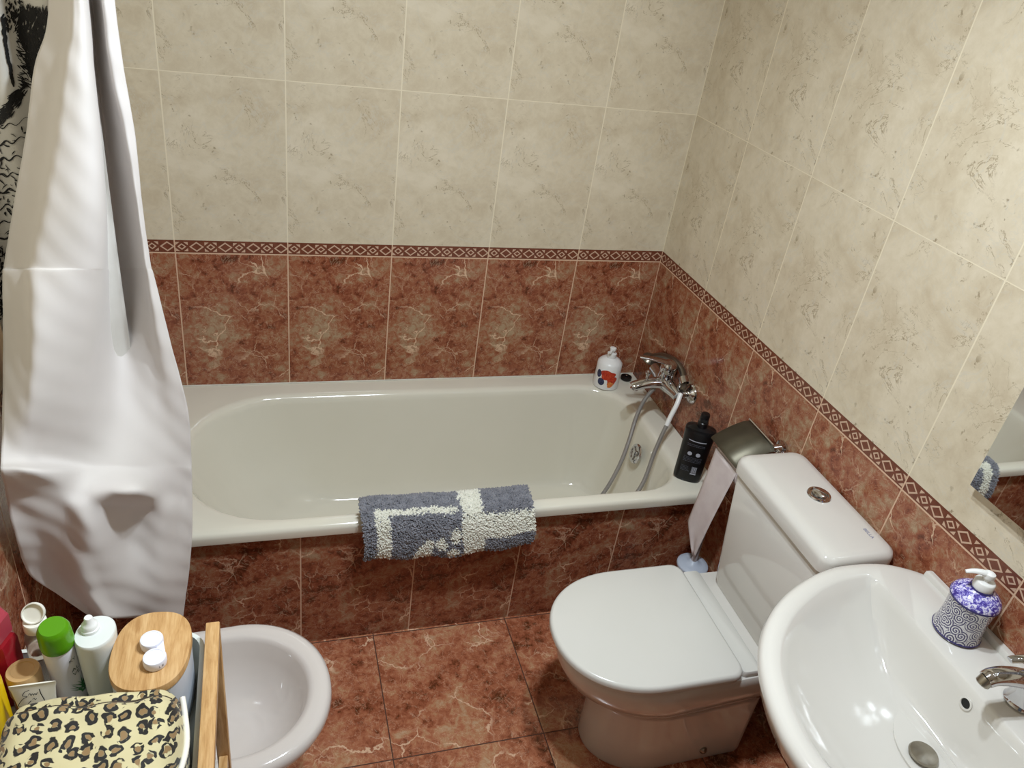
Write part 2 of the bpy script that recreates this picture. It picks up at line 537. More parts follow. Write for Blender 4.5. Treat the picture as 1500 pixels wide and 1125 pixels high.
mat = thing('bath_mat', 'slate grey and off-white shaggy bath mat folded over the front rim of the bathtub', 'bath mat')
rnd = random.Random(4)
X0, X1 = -1.082, -.622
def mat_point(a, s, off):
    p = mat_profile(s); q = mat_profile(min(s + .01, 1)); r = mat_profile(max(s - .01, 0))
    d = (q - r).normalized(); n = Vector((0, d.z, -d.y))
    if n.y > 0 and s > .5: n = -n
    if s < .3 and n.y < 0: n = -n
    if n.z < 0 and .3 <= s <= .55: n = -n
    xx = X0 + (X1 - X0) * a
    wob = .003 * math.sin(a * 21) + .004 * math.sin(a * 7 + 1)
    dz = -.012 * (1 - a) * max(0, s - .5) * 0 + wob * (1.6 if s > .8 else .5)
    return Vector((xx + .004 * math.sin(s * 9), p.y, p.z + dz)) + n * off, n
g = G(); NA, NS = 40, 40; v = []; f = []
for off in (.003, .013):
    for i in range(NS + 1):
        for j in range(NA + 1): v.append(mat_point(j / NA, i / NS, off)[0])
N1 = (NS + 1) * (NA + 1)
for i in range(NS):
    for j in range(NA):
        a = i * (NA + 1) + j
        f.append((a, a + 1, a + NA + 2, a + NA + 1)); f.append((a + N1, a + NA + 1 + N1, a + NA + 2 + N1, a + 1 + N1))
for i in range(NS):
    a = i * (NA + 1); f.append((a, a + NA + 1, a + NA + 1 + N1, a + N1)); a += NA; f.append((a, a + N1, a + NA + 1 + N1, a + NA + 1))
for j in range(NA):
    f.append((j, j + N1, j + 1 + N1, j + 1)); a = NS * (NA + 1) + j; f.append((a, a + 1, a + 1 + N1, a + N1))
link('backing', v, f, M['pile_grey'], mat, 50)
v = []; f = []; fm = []
for k in range(17000):
    a, s = rnd.random(), .18 + .82 * rnd.random() ** .9
    p, n = mat_point(a, s, .011)
    t = (s - .42) / .58
    w = is_white(a + rnd.gauss(0, .003), t + rnd.gauss(0, .008)) if t > -.02 else (.57 < a < .70)
    L = .008 + .005 * rnd.random()
    d = (n + Vector((rnd.gauss(0, .45), rnd.gauss(0, .35), rnd.gauss(-.25, .35)))).normalized()
    if a < .03: d = (d + Vector((-.8, 0, 0))).normalized()
    if a > .97: d = (d + Vector((.8, 0, 0))).normalized()
    if s > .97: d = (d + Vector((0, 0, -1.0))).normalized()
    x = d.orthogonal().normalized(); y = d.cross(x)
    rad = .0021 + .0008 * rnd.random(); b = len(v)
    r0 = rnd.random() * 6
    for q in range(4): v.append(p + (x * math.cos(r0 + q * PI / 2) + y * math.sin(r0 + q * PI / 2)) * rad)
    for q in range(4): v.append(p + d * L * .75 + (x * math.cos(r0 + q * PI / 2) + y * math.sin(r0 + q * PI / 2)) * rad * .95)
    v.append(p + d * L)
    for q in range(4):
        q2 = (q + 1) % 4
        f.append((b + q, b + q2, b + 4 + q2, b + 4 + q)); f.append((b + 4 + q, b + 4 + q2, b + 8)); fm += [int(w)] * 2
me = bpy.data.meshes.new('pile'); me.from_pydata([tuple(p) for p in v], [], f)
me.materials.append(M['pile_grey']); me.materials.append(M['pile_white'])
for p, i in zip(me.polygons, fm): p.material_index = i; p.use_smooth = True
o = bpy.data.objects.new('pile', me); C.objects.link(o); o.parent = mat
settle(mat, (-.85, -.70, .34))

# ------------------------------------------------------------------ toilet
YT = -1.115
wc = thing('toilet', 'white close-coupled toilet with its lid closed beside the bathtub', 'toilet')
# pan
rings = []
for z, xb, xs, xf, hw, hwb in ((0.0, -.10, -.37, -.535, .122, .118), (.012, -.10, -.37, -.538, .124, .12), (.10, -.10, -.37, -.535, .122, .118), (.20, -.10, -.37, -.545, .126, .118), (.245, -.10, -.38, -.560, .136, .120),
                               (.265, -.06, -.40, -.600, .155, .14), (.30, -.03, -.42, -.640, .172, .155), (.335, -.02, -.44, -.655, .179, .165), (.365, -.015, -.45, -.660, .181, .168), (.385, -.013, -.45, -.660, .181, .169), (.392, -.015, -.45, -.655, .177, .166)):
    rings.append(dring(xb, xs, xf, YT, hw, .03, z, hwb=hwb))
link('pan', *loft(rings), M['china'], wc, 45)
def slab(z0, z1, xb, xs, xf, hw, r, rb=.03):
    return loft([dring(xb - r, xs, xf + r, YT, hw - r, rb, z0, e=2.15), dring(xb, xs, xf, YT, hw, rb, z0 + r * .6, e=2.15), dring(xb, xs, xf, YT, hw, rb, z1 - r * 1.0, e=2.15),
                 dring(xb - r * .3, xs, xf + r * .3, YT, hw - r * .3, rb, z1 - r * .3, e=2.15), dring(xb - r, xs, xf + r, YT, hw - r, rb, z1, e=2.15)])
link('seat_ring', *slab(.3925, .406, -.262, -.46, -.668, .178, .004), M['seat'], wc, 50)
link('lid', *slab(.4075, .428, -.262, -.46, -.683, .184, .008), M['seat'], wc, 50)
link('hinge_cover', *loft([rr(-.2585, -.205, YT - .166, YT + .166, .012, .3925), rr(-.2585, -.203, YT - .168, YT + .168, .012, .404), rr(-.2565, -.208, YT - .165, YT + .165, .011, .409)]), M['seat'], wc, 45)
g = G(); g.add(*lathe([(.0105, 0), (.0105, .004), (.006, .009), (.0, .010)], 20), xf=frame_at((-.235, YT - .1205, .040), (0, -1, 0)))
g.obj('bolt_cap', M['steel'], wc)
# tank
rings = []
for z, x0, x1, y0, y1 in ((.393, -.165, -.012, -1.262, -.975), (.42, -.172, -.010, -1.272, -.970), (.56, -.180, -.008, -1.290, -.955), (.738, -.190, -.006, -1.306, -.938), (.742, -.188, -.007, -1.304, -.940)):
    rings.append(rr(x0, x1, y0, y1, .022, z))
tank = link('tank', *loft(rings), M['china'], wc, 45)
rings = [rr(-.190, -.006, -1.306, -.937, .024, .743), rr(-.197, -.004, -1.313, -.930, .028, .747), rr(-.198, -.004, -1.314, -.929, .030, .774),
         rr(-.194, -.007, -1.311, -.932, .030, .784), rr(-.184, -.015, -1.302, -.941, .028, .7895), rr(-.165, -.03, -1.285, -.958, .02, .791)]
tl = link('tank_lid', *loft(rings), M['china'], wc, 45)
g = G(); x = T(-.076, -1.108, .7905)
g.add(*lathe([(.027, 0), (.0285, .002), (.027, .005), (.0225, .005), (.021, .002), (.019, .002)], 40), xf=x)
g.add(*lathe([(.018, .001), (.018, .008), (.014, .011), (.0, .013)], 32), xf=T(-.076, -1.108, .7905)); g.add(*box(-.0006, .0006, -.018, .018, .005, .0138), xf=T(-.076, -1.108, .7905, .5))
g.obj('flush_button', M['chrome'], wc, 30)
v, f = text_geo('BELLA', .012); g = G(); g.add(v, f, xf=T(-.040, -1.246, .7914, -PI / 2)); g.obj('maker_mark', plain('blue_grey_print', (120, 124, 160), .4), wc, None)
settle(wc, (-.3, YT, 0))

# ------------------------------------------------------------------ toilet brush
tb = thing('toilet_brush', 'pale toilet brush in its blue-grey holder between toilet and bathtub', 'toilet brush')
g = G(); g.add(*lathe([(.040, .001), (.046, .004), (.044, .02), (.040, .22), (.041, .288)], 36), xf=T(-.125, -.822, 0)); g.obj('holder', M['white_plastic'], tb)
g = G(); g.add(*lathe([(.0455, .289), (.0465, .292), (.0465, .297), (.044, .300), (.030, .303), (.014, .307), (.009, .314), (.0, .315)], 44), xf=T(-.125, -.822, 0)); g.obj('lid', M['blue_grey_plastic'], tb, 50)
g = G(); g.add(*lathe([(.0085, .306), (.0085, .33), (.0075, .40), (.0085, .412), (.005, .418), (.0, .419)], 20), xf=T(-.125, -.822, 0)); g.obj('handle', M['grey_handle'], tb, 50)
settle(tb, (-.125, -.822, 0))

# ------------------------------------------------------------------ toilet paper holder
tp = thing('toilet_paper_holder', 'steel toilet paper holder with a flap cover on the wall above the tank', 'toilet paper holder')
g = G(); g.add(*lathe([(.020, 0), (.022, .003), (.022, .008), (.012, .012), (.010, .035)], 30), xf=frame_at((-.0005, -.865, .746), (-1, 0, 0))); g.obj('wall_mount', M['chrome'], tp)
M['flap'] = noisy('dull_steel_flap', (92, 88, 74), (104, 99, 84), 20, 0.42, metal=0.6)
v = []; f = []
sec = catmull([(-.022, 0, .743), (-.045, 0, .740), (-.085, 0, .723), (-.122, 0, .700), (-.131, 0, .690)], 6)
for k, yy in enumerate((-.728, -.872)):
    for p in sec: v.append((p.x, yy, p.z))
n = len(sec)
for i in range(n - 1): f.append((i, i + 1, n + i + 1, n + i))
o = link('flap', v, f, M['flap'], tp, 60); md = o.modifiers.new('thick', 'SOLIDIFY'); md.thickness = .002
g = G(); g.add(*tube([(-.024, -.885, .748), (-.024, -.728, .748)], .003, 10)); g.add(*tube([(-.024, -.878, .746), (-.050, -.8785, .715), (-.072, -.877, .672), (-.072, -.745, .670)], .003, 10)); g.obj('arm', M['chrome'], tp)
settle(tp, (0, -.8, .75))
pr = thing('toilet_paper_roll', 'white toilet paper roll with a long torn strip hanging beside the tank', 'toilet paper')
M['paper'] = noisy('toilet_paper', (214, 202, 202), (224, 214, 213), 25, 0.9, 0.15)
yr0, yr1 = -.866, -.752
g = G(); R = .048
rings = []
for yy, r in ((yr0, .021), (yr0, R - .002), (yr0 + .002, R), (yr1 - .002, R), (yr1, R - .002), (yr1, .021)):
    rings.append([(-.072 + r * math.cos(2 * PI * i / 36), yy, .660 + r * math.sin(2 * PI * i / 36)) for i in range(36)])
rings.append(rings[0]); g.add(*loft(rings, False, False)); g.obj('roll', M['paper'], pr)
v = []; f = []
NZ, NY = 24, 10
for i in range(NZ + 1):
    t = i / NZ; z = .672 - t * .335
    ya = -.752 if z > .405 else -.752 - (.405 - z) / .07 * .070
    yb = -.866 + .030 * t
    for j in range(NY + 1):
        s = j / NY
        v.append((-.1215 - .0155 * min(1, t * 1.15) - .001 * math.sin(3 * t) + .0018 * math.sin(s * 9 + t * 4), ya * (1 - s) + min(yb, ya - .004) * s, z))
for i in range(NZ):
    for j in range(NY):
        a = i * (NY + 1) + j; f.append((a, a + 1, a + NY + 2, a + NY + 1))
o = link('loose_strip', v, f, M['paper'], pr, 60); md = o.modifiers.new('thick', 'SOLIDIFY'); md.thickness = .0008
settle(pr, (-.072, -.81, .61))

# ------------------------------------------------------------------ wash basin
bs = thing('wash_basin', 'white ceramic wash basin on a pedestal at the right wall', 'wash basin')
YB = -1.69
half = [(-.002, -1.383), (-.030, -1.362), (-.07, -1.342), (-.115, -1.333), (-.160, -1.331), (-.202, -1.333), (-.273, -1.350), (-.357, -1.387), (-.418, -1.429), (-.463, -1.474), (-.500, -1.529), (-.526, -1.595), (-.539, -1.655), (-.541, -1.69)]
poly = [Vector((a, b, 0)) for a, b in half] + [Vector((a, 2 * YB - b, 0)) for a, b in half[-2::-1]]
poly = catmull(poly, 5)
cb = (-.24, YB)
def ray_out(a):
    d = (math.cos(a), math.sin(a)); best = 0
    n = len(poly)
    for i in range(n):
        p, q = poly[i], poly[(i + 1) % n]
        ex, ey = q.x - p.x, q.y - p.y
        den = d[0] * ey - d[1] * ex
        if abs(den) < 1e-12: continue
        t = ((p.x - cb[0]) * ey - (p.y - cb[1]) * ex) / den
        s = ((p.x - cb[0]) * d[1] - (p.y - cb[1]) * d[0]) / den
        if t > best and -1e-6 <= s <= 1 + 1e-6: best = t
    return best
NB = 160
ang = [2 * PI * i / NB for i in range(NB)]
Ro = [ray_out(a) for a in ang]
def smin(a, b, k=.03):
    h = max(0, min(1, .5 + .5 * (b - a) / k)); return b * (1 - h) + a * h - k * h * (1 - h)
Ri = []
for a, r in zip(ang, Ro):
    inn = r - .038
    if math.cos(a) > .02: inn = smin(inn, (.112) / math.cos(a), .035)
    Ri.append(inn)
def bring(fr, z, c=cb): return [(c[0] + q * math.cos(a), c[1] + q * math.sin(a), z) for a, q in zip(ang, fr)]
def rim_z(a, r, z): return z
rings = [bring([min(q, .14) * .9 for q in Ro], .665), bring([min(q * .62, .25) for q in Ro], .675), bring([q * .86 for q in Ro], .715), bring([q - .012 for q in Ro], .752), bring([q - .003 for q in Ro], .776), bring(Ro, .787),
         bring([q - .003 for q in Ro], .7965), bring([q - .010 for q in Ro], .8015), bring([max(q - .020, i + .004) for q, i in zip(Ro, Ri)], .8020),
         bring([i + .003 for i in Ri], .8005), bring([i - .004 for i in Ri], .796)]
# raised strip along the wall
for r in rings[1:9]:
    for i, p in enumerate(r):
        if p[0] > -.004: r[i] = (-.002, p[1], p[2])
dr = (-.213, -1.683)
for k in range(1, 19):
    t = k / 18; c = (cb[0] * (1 - t) + dr[0] * t, cb[1] * (1 - t) + dr[1] * t)
    dep = .127 * (1 - (1 - t) ** 2.3)
    rr_ = []
    for a, i in zip(ang, Ri):
        back = max(0, math.cos(a))
        q = (i - .004) * (1 - t) + .022 * t
        # the back of the bowl drops steeply before it turns to the drain
        z = .796 - dep - back * .030 * math.sin(PI * min(1, t * 1.6)) * (1 if t < .625 else 0)
        rr_.append((c[0] + q * math.cos(a), c[1] + q * math.sin(a), z))
    rings.append(rr_)
bowl_o = link('bowl', *loft(rings), M['china'], bs, 50)
from mathutils.bvhtree import BVHTree
bvh = BVHTree.FromPolygons([v.co[:] for v in bowl_o.data.vertices], [p.vertices[:] for p in bowl_o.data.polygons])
hit, nrm, _, _ = bvh.ray_cast(Vector((-.24, -1.655, .768)), Vector((1, 0, 0)))
if nrm.x > 0: nrm = -nrm
g = G(); g.add(*loft([rr(-.016, -.001, 2 * YB + 1.385, -1.385, .006, .800), rr(-.015, -.001, 2 * YB + 1.386, -1.386, .006, .811), rr(-.012, -.001, 2 * YB + 1.390, -1.390, .005, .8145)])); g.obj('upstand', M['china'], bs, 45)
g = G(); g.add(*lathe([(.10, 0), (.105, .01), (.085, .08), (.075, .35), (.085, .55), (.11, .675)], 40), xf=T(-.14, YB, 0)); g.obj('pedestal', M['china'], bs)
g = G(); g.add(*lathe([(.0215, -.004), (.0215, .000), (.017, .002), (.006, .002), (.006, .008), (.024, .010), (.026, .013), (.024, .0165), (.012, .019), (0, .0195)], 40), xf=T(dr[0], dr[1], .669)); g.obj('drain_plug', M['steel'], bs, 30)
g = G(); x = frame_at(hit, nrm); g.add(*lathe([(.0125, -.003), (.0125, .0025), (.0095, .003), (.0088, 0)], 28), xf=x); g.obj('overflow_ring', M['china'], bs, 40)
g = G(); g.add(*lathe([(.0089, 0), (.0089, .0012), (0, .0013)], 24), xf=x); g.obj('overflow_hole', M['black'], bs, None)
settle(bs, (-.14, YB, 0))

fa = thing('basin_faucet', 'chrome single-lever faucet on the rim of the wash basin', 'faucet')
g = G(); g.add(*lathe([(.027, .8035), (.028, .806), (.025, .812), (.022, .830), (.023, .862), (.021, .876)], 36), xf=T(-.068, YB, 0)); g.obj('body', M['chrome'], fa)
g = G(); g.add(*tube(catmull([(-.062, YB, .852), (-.10, YB + .004, .868), (-.135, YB + .008, .876), (-.160, YB + .011, .876), (-.172, YB + .012, .870)], 6), lambda t: .020 - .005 * t, 18, .85)); g.obj('spout', M['chrome'], fa)
g = G(); g.add(*lathe([(.0115, 0), (.0120, .002), (.0120, .014), (.010, .016)], 24), xf=frame_at((-.169, YB + .0115, .874), (-.42, .02, -.9))); g.obj('aerator', M['steel'], fa)
g = G(); g.add(*lathe([(.021, .877), (.0235, .882), (.0235, .896), (.018, .906), (.0, .910)], 32), xf=T(-.068, YB, 0)); g.add(*tube(catmull([(-.055, YB, .900), (-.09, YB + .003, .914), (-.125, YB + .006, .920), (-.150, YB + .010, .918)], 6), lambda t: .013 - .006 * t, 12, .45)); g.obj('lever', M['chrome'], fa)
settle(fa, (-.068, YB, .803))

# ------------------------------------------------------------------ mirror
mr = thing('wall_mirror', 'frameless rectangular mirror on the right wall above the basin', 'mirror')
mm = Mat('mirror_silver', 0.015, metal=1.0, color=(.86, .88, .87, 1))
g = G(); g.add(*box(-.020, -.016, 2 * YB + 1.385, -1.385, 1.04, 1.80)); g.obj('glass', mm.mat, mr, None)
g = G(); g.add(*box(-.016, 0.0, 2 * YB + 1.43, -1.43, 1.09, 1.76)); g.obj('backing_board', M['door_wood'], mr, None)
settle(mr, (0, YB, 1.04))

# ------------------------------------------------------------------ bath mixer with hand shower
mx = thing('bath_mixer', 'chrome wall mixer over the tap end of the bathtub', 'mixer tap')
ZM = .622; YM = -.325
for yy in (YM - .075, YM + .075):
    g = G(); g.add(*lathe([(.031, .0005), (.033, .004), (.030, .012), (.018, .019), (.014, .024), (.013, .050)], 36), xf=frame_at((0, yy, ZM), (-1, 0, 0))); g.obj('wall_rosette', M['chrome'], mx)
g = G(); g.add(*tube(catmull([(-.058, YM - .092, ZM), (-.060, YM - .05, ZM), (-.062, YM, ZM), (-.060, YM + .05, ZM), (-.058, YM + .092, ZM)], 5), lambda t: .0185 + .009 * math.exp(-((t - .5) / .24) ** 2), 24))
g.add(*lathe([(.026, -.022), (.0285, .0), (.0275, .022), (.025, .034)], 30), xf=T(-.064, YM, ZM + .008)); g.obj('body', M['chrome'], mx)
g = G(); g.add(*tube(catmull([(-.070, YM, ZM - .002), (-.105, YM, ZM + .001), (-.140, YM, ZM - .002), (-.172, YM, ZM - .010), (-.180, YM, ZM - .014)], 6), lambda t: .0235 - .006 * t, 18, .78))
g.add(*lathe([(.0125, 0), (.0135, .003), (.0135, .012)], 24), xf=frame_at((-.168, YM, ZM - .010), (-.2, 0, -1))); g.obj('spout', M['chrome'], mx)
g = G(); g.add(*lathe([(.005, 0), (.005, .018), (.0085, .022), (.0095, .029), (.006, .035), (0, .036)], 20), xf=T(-.133, YM, ZM + .012)); g.obj('diverter_knob', M['chrome'], mx)
g = G(); g.add(*lathe([(.0255, 0), (.0275, .004), (.0265, .026), (.020, .036), (0, .041)], 30), xf=T(-.064, YM, ZM + .040))
g.add(*tube(catmull([(-.050, YM, ZM + .066), (-.085, YM, ZM + .078), (-.130, YM + .002, ZM + .090), (-.178, YM + .004, ZM + .098)], 6), lambda t: .0205 - .0115 * t, 16, .42)); g.obj('lever', M['chrome'], mx)
g = G(); g.add(*tube([(-.045, YM - .060, ZM + .012), (-.042, YM - .066, ZM + .040)], .008, 14)); g.add(*lathe([(.0155, -.010), (.0155, .012), (.0125, .012), (.0125, -.010)], 26, False), xf=frame_at((-.040, YM - .067, ZM + .048), (0, -.75, -.5))); g.obj('shower_cradle', M['chrome'], mx)
settle(mx, (0, YM, ZM))
hs = thing('hand_shower', 'curved grey hand shower resting in the cradle of the chrome bath mixer', 'hand shower')
M['grey_chrome'] = plain('satin_grey_chrome', (120, 112, 100), 0.28, metal=0.85)
P = catmull([(-.048, -.414, .644), (-.036, -.392, .658), (-.024, -.345, .676), (-.021, -.275, .676), (-.022, -.205, .652), (-.024, -.150, .618)], 7)
g = G(); g.add(*tube(P, lambda t: .0095 + .003 * t, 16, .9)); g.obj('handle', M['grey_chrome'], hs)
g = G(); g.add(*lathe([(.025, 0), (.028, .003), (.028, .008), (.022, .014), (.012, .020), (0, .022)], 34), xf=frame_at((-.031, -.142, .600), (.1, -.35, 1))); g.obj('spray_head', M['grey_chrome'], hs)
settle(hs, (-.05, -.41, .645))
sh = thing('shower_hose', 'ribbed metal shower hose with a white sleeve looping into the bathtub', 'hose')
def ribbed(path, r):
    P = catmull(path, 14); L = [0]
    for a, b in zip(P, P[1:]): L.append(L[-1] + (b - a).length)
    n = int(L[-1] / .0011); Q = []
    j = 0
    for i in range(n + 1):
        s = L[-1] * i / n
        while j < len(L) - 2 and L[j + 1] < s: j += 1
        Q.append(P[j].lerp(P[j + 1], (s - L[j]) / max(L[j + 1] - L[j], 1e-9)))
    return tube(Q, lambda t: r * (1 + .08 * math.cos(t * n * PI)), 10)
v, f = ribbed([(-.100, YM - .004, ZM - .018), (-.128, -.335, .560), (-.148, -.346, .500), (-.160, -.358, .410), (-.180, -.372, .325), (-.215, -.385, .235), (-.270, -.400, .150), (-.330, -.430, .094), (-.350, -.490, .092), (-.300, -.520, .120),
               (-.240, -.530, .210), (-.200, -.533, .310), (-.172, -.528, .380), (-.145, -.500, .465), (-.118, -.474, .520), (-.100, -.458, .545)], .0068)
link('ribbed_hose', v, f, M['hose'], sh, 60)
g = G(); g.add(*tube(catmull([(-.101, -.459, .543), (-.090, -.450, .570), (-.072, -.438, .606), (-.055, -.418, .636)], 8), .0078, 14)); g.obj('white_sleeve', M['white_plastic'], sh)
settle(sh, (-.3, -.45, .09))

# ------------------------------------------------------------------ things on the tub ledge
pb = thing('pump_bottle', 'white pump bottle printed with strawberries and blueberries on the back ledge of the tub', 'soap bottle')
R0 = .044
def Rp(z): return .0455 - .035 * max(0, z - .02) * .6
g = G(); g.add(*lathe([(.040, 0), (.0455, .003), (.0455, .02), (Rp(.06), .06), (Rp(.095), .095), (.0375, .103), (.028, .110), (.016, .114), (.0155, .118)], 40), xf=T(-.142, -.072, .4592)); g.obj('bottle', M['white_plastic'], pb, 50)
g = G(); g.add(*lathe([(.0165, .1175), (.0165, .131), (.006, .133), (.0055, .142), (.011, .143), (.0115, .152), (.006, .154)], 26), xf=T(-.142, -.072, .4592)); g.add(*tube([(-.142, -.072, .4592 + .148), (-.163, -.096, .4592 + .146)], .005, 12, .8)); g.obj('pump', M['white_plastic'], pb, 50)
M['berry_red'] = noisy('strawberry_print', (170, 34, 26), (206, 74, 40), 160, 0.35)
M['berry_orange'] = noisy('strawberry_tip_print', (206, 92, 40), (222, 150, 80), 160, 0.35)
M['berry_blue'] = noisy('blueberry_print', (26, 32, 58), (58, 66, 104), 160, 0.35)
TB = Matrix.Translation((-.142, -.072, .4592)) @ Matrix.Rotation(math.radians(-28), 4, 'Z')
def decal(parent, name, mat, shapes, R, xf):
    g = G()
    for n, (v, f) in enumerate(shapes): g.add(wrap(v, R, .0004 + .00015 * n), f, xf=xf)
    return g.obj(name, mat, parent, 60)
wob = lambda a: 1 + .12 * math.sin(3 * a + 1) + .06 * math.sin(5 * a)
decal(pb, 'berry_print', M['berry_red'], [disc(.002, .062, .027, .019, 6, 28, wob), disc(.020, .042, .018, .022, 6, 28, wob)], Rp, TB)
decal(pb, 'berry_print', M['berry_orange'], [disc(.017, .026, .012, .011, 5, 20, wob)], lambda z: Rp(z) + .0005, TB)
decal(pb, 'berry_print', M['berry_blue'], [disc(-.032, .060, .010, .015, 5, 24), disc(-.018, .032, .013, .014, 5, 24)], lambda z: Rp(z) + .0003, TB)
settle(pb, (-.142, -.072, .4592))
pg = thing('tub_plug', 'round black bath plug lying in the back corner of the tub ledge', 'bath plug')
g = G(); g.add(*lathe([(.017, 0), (.0205, .002), (.0205, .012), (.016, .013), (.014, .008), (0, .008)], 34), xf=T(-.046, -.040, .4592)); g.obj('stopper', plain('black_rubber', (22, 19, 18), .35), pg)
g = G(); g.add(*lathe([(.004, .008), (.004, .017), (.002, .019), (0, .019)], 16), xf=T(-.046, -.040, .4592)); g.obj('stem', M['chrome'], pg)
settle(pg, (-.046, -.040, .4592))

bb = thing('shampoo_bottle', 'tall black shampoo bottle on the front corner ledge of the bathtub', 'shampoo bottle')
BX = Matrix.Translation((-.088, -.618, .4592)) @ Matrix.Rotation(math.radians(-33), 4, 'Z')
g = G(); g.add(*oval([(.90, 0), (.98, .004), (1.0, .012), (1.01, .06), (1.04, .12), (1.10, .172), (1.11, .180), (1.03, .186), (.6, .190), (.42, .192)], .0415, .024, 44, 2.6), xf=BX); g.obj('bottle', M['black_plastic'], bb, 50)
g = G(); g.add(*lathe([(.0155, .190), (.0155, .206), (.0135, .208), (.0135, .232), (.0115, .236), (0, .237)], 26), xf=BX); g.add(*box(-.010, .010, -.0150, -.009, .212, .222), xf=BX); g.obj('cap', M['black_plastic'], bb, 40)
FY = -.0255
def front(v, dy=0.0): return [(a, -(.024 * 1.055 * (1 - min(1, (abs(a) / (.0415 * 1.05)) ** 2.6)) ** (1 / 2.6)) - .0008 - dy, b) for a, b, _ in v]
g = G()
arc = [(u, .150 + 3.2 * u * u) for u in [(-.026 + .052 * i / 14) for i in range(15)]]
v = [(a, b, 0) for a, b in arc] + [(a, b - .003, 0) for a, b in arc]
g.add(front(v), [(i, i + 1, 16 + i, 15 + i) for i in range(14)], 0, BX); g.obj('white_stripe', M['print_grey'], bb, None)
for cx in (-.0125, .0125):
    v, f = disc(cx, .104, .0068, .0068, 3, 20); g = G(); g.add(front(v), f, 0, BX); g.obj('round_mark', M['print_grey'], bb, None)
g = G()
# bar code
for i in range(9):
    x0 = .006 + i * .0017; w = .0006 + (i * 7 % 3) * .00035
    g.add(front([(x0, .038, 0), (x0 + w, .038, 0), (x0 + w, .060, 0), (x0, .060, 0)]), [(0, 1, 2, 3)], 0, BX)
g.add(front([(.005, .032, 0), (.022, .032, 0), (.022, .0365, 0), (.005, .0365, 0)]), [(0, 1, 2, 3)], 0, BX)
g.obj('barcode', M['print_grey'], bb, None)
r5 = random.Random(5)
for row, z in enumerate((.136, .131, .090, .085, .080, .075, .056, .051, .046, .041)):
    if row in (0, 2, 6): g = G()
    u = -.027
    end = .024 if z > .065 else -.004
    while u < end:
        w = .002 + .004 * r5.random(); g.add(front([(u, z, 0), (u + w, z, 0), (u + w, z + .0018, 0), (u, z + .0018, 0)]), [(0, 1, 2, 3)], 0, BX); u += w + .0012
    if row in (1, 5, 9): g.obj('small_print', M['print_dim'], bb, None)
settle(bb, (-.088, -.618, .4592))

# ------------------------------------------------------------------ ceramic soap dispenser on the basin
sd = thing('soap_dispenser', 'white and violet-blue painted ceramic soap dispenser on the basin rim', 'soap dispenser')
mz = Mat('painted_scrolls', 0.12, coat=0.5)
p = mz.obj(); xx, yy, zz = mz.xyz(p)
ang_s = S(mz.nt, mz.nt.nodes.new('ShaderNodeMath').outputs[0])
an = ang_s.k.node; an.operation = 'ARCTAN2'; mz.nt.links.new(yy.k, an.inputs[0]); mz.nt.links.new(xx.k, an.inputs[1])
uv = mz.vec(ang_s * .046, zz, 0.0)
def scroll(m, uv, sc):
    d = m.vor(uv, sc, 'F1', .75, dim='2D')
    c = m.nt.nodes.new('ShaderNodeTexVoronoi'); c.voronoi_dimensions = '2D'; c.feature = 'F1'; m.nt.links.new(uv, c.inputs['Vector']); c.inputs['Scale'].default_value = sc; c.inputs['Randomness'].default_value = .75
    sub_ = m.nt.nodes.new('ShaderNodeVectorMath'); sub_.operation = 'SUBTRACT'
    sc_ = m.nt.nodes.new('ShaderNodeVectorMath'); sc_.operation = 'SCALE'; m.nt.links.new(uv, sc_.inputs[0]); sc_.inputs['Scale'].default_value = sc
    m.nt.links.new(uv, sub_.inputs[0]); m.nt.links.new(c.outputs['Position'], sub_.inputs[1])
    a, b, _ = m.xyz(sub_.outputs[0])
    at = S(m.nt, m.nt.nodes.new('ShaderNodeMath').outputs[0]); nd = at.k.node; nd.operation = 'ARCTAN2'
    m.nt.links.new(b.k, nd.inputs[0]); m.nt.links.new(a.k, nd.inputs[1])
    return (d * 4.4 + at * (1 / (2 * PI))).fract(), d
fr_, dd = scroll(mz, uv, 46)
ink = (fr_ - .5).abs().ss(.20, .30, 1.0, 0.0) * dd.ss(.62, .75, 1.0, 0.0)
n = mz.noise(uv, 150, 3)
ink = ink.max((mz.vor(uv, 80, 'DISTANCE_TO_EDGE') ).ss(.02, .07, .75, 0.0) * n.ss(.5, .6))
col = mz.mix(ink, rgb(214, 212, 214), rgb(66, 60, 98))
mz.color(col)
ms = Mat('painted_violet_sponge', 0.12, coat=0.5)
n1 = ms.noise(ms.obj(), 130, 4, .6, 1.0)
ms.color(ms.ramp(n1, [(.42, rgb(62, 50, 140)), (.50, rgb(128, 118, 206)), (.56, rgb(216, 212, 240)), (.66, rgb(232, 230, 246))]))
SB = Matrix.Translation((-.0625, -1.530, .8025))
g = G(); g.add(*lathe([(.0415, 0), (.0445, .002), (.0455, .006), (.0425, .020), (.0415, .050), (.0435, .080), (.0455, .088)], 56)); o = g.obj('body', mz.mat, sd, 50); o.location = (-.0625, -1.530, .8025)
g = G(); g.add(*lathe([(.0460, .0875), (.0468, .091), (.0425, .099), (.032, .108), (.021, .113), (.0195, .115)], 56)); o = g.obj('shoulder', ms.mat, sd, 50); o.location = (-.0625, -1.530, .8025)
M['violet_glaze'] = plain('dark_violet_glaze', (50, 44, 104), .15)
for prof in ([(.0463, .0855), (.0474, .088), (.0463, .0905)], [(.0425, -.0002), (.0455, .0015), (.0465, .0045), (.0450, .0065)], [(.0200, .1135), (.0215, .1145), (.0200, .1165)]):
    g = G(); g.add(*lathe(prof, 56, False)); g.obj('painted_band', M['violet_glaze'], sd, 50)
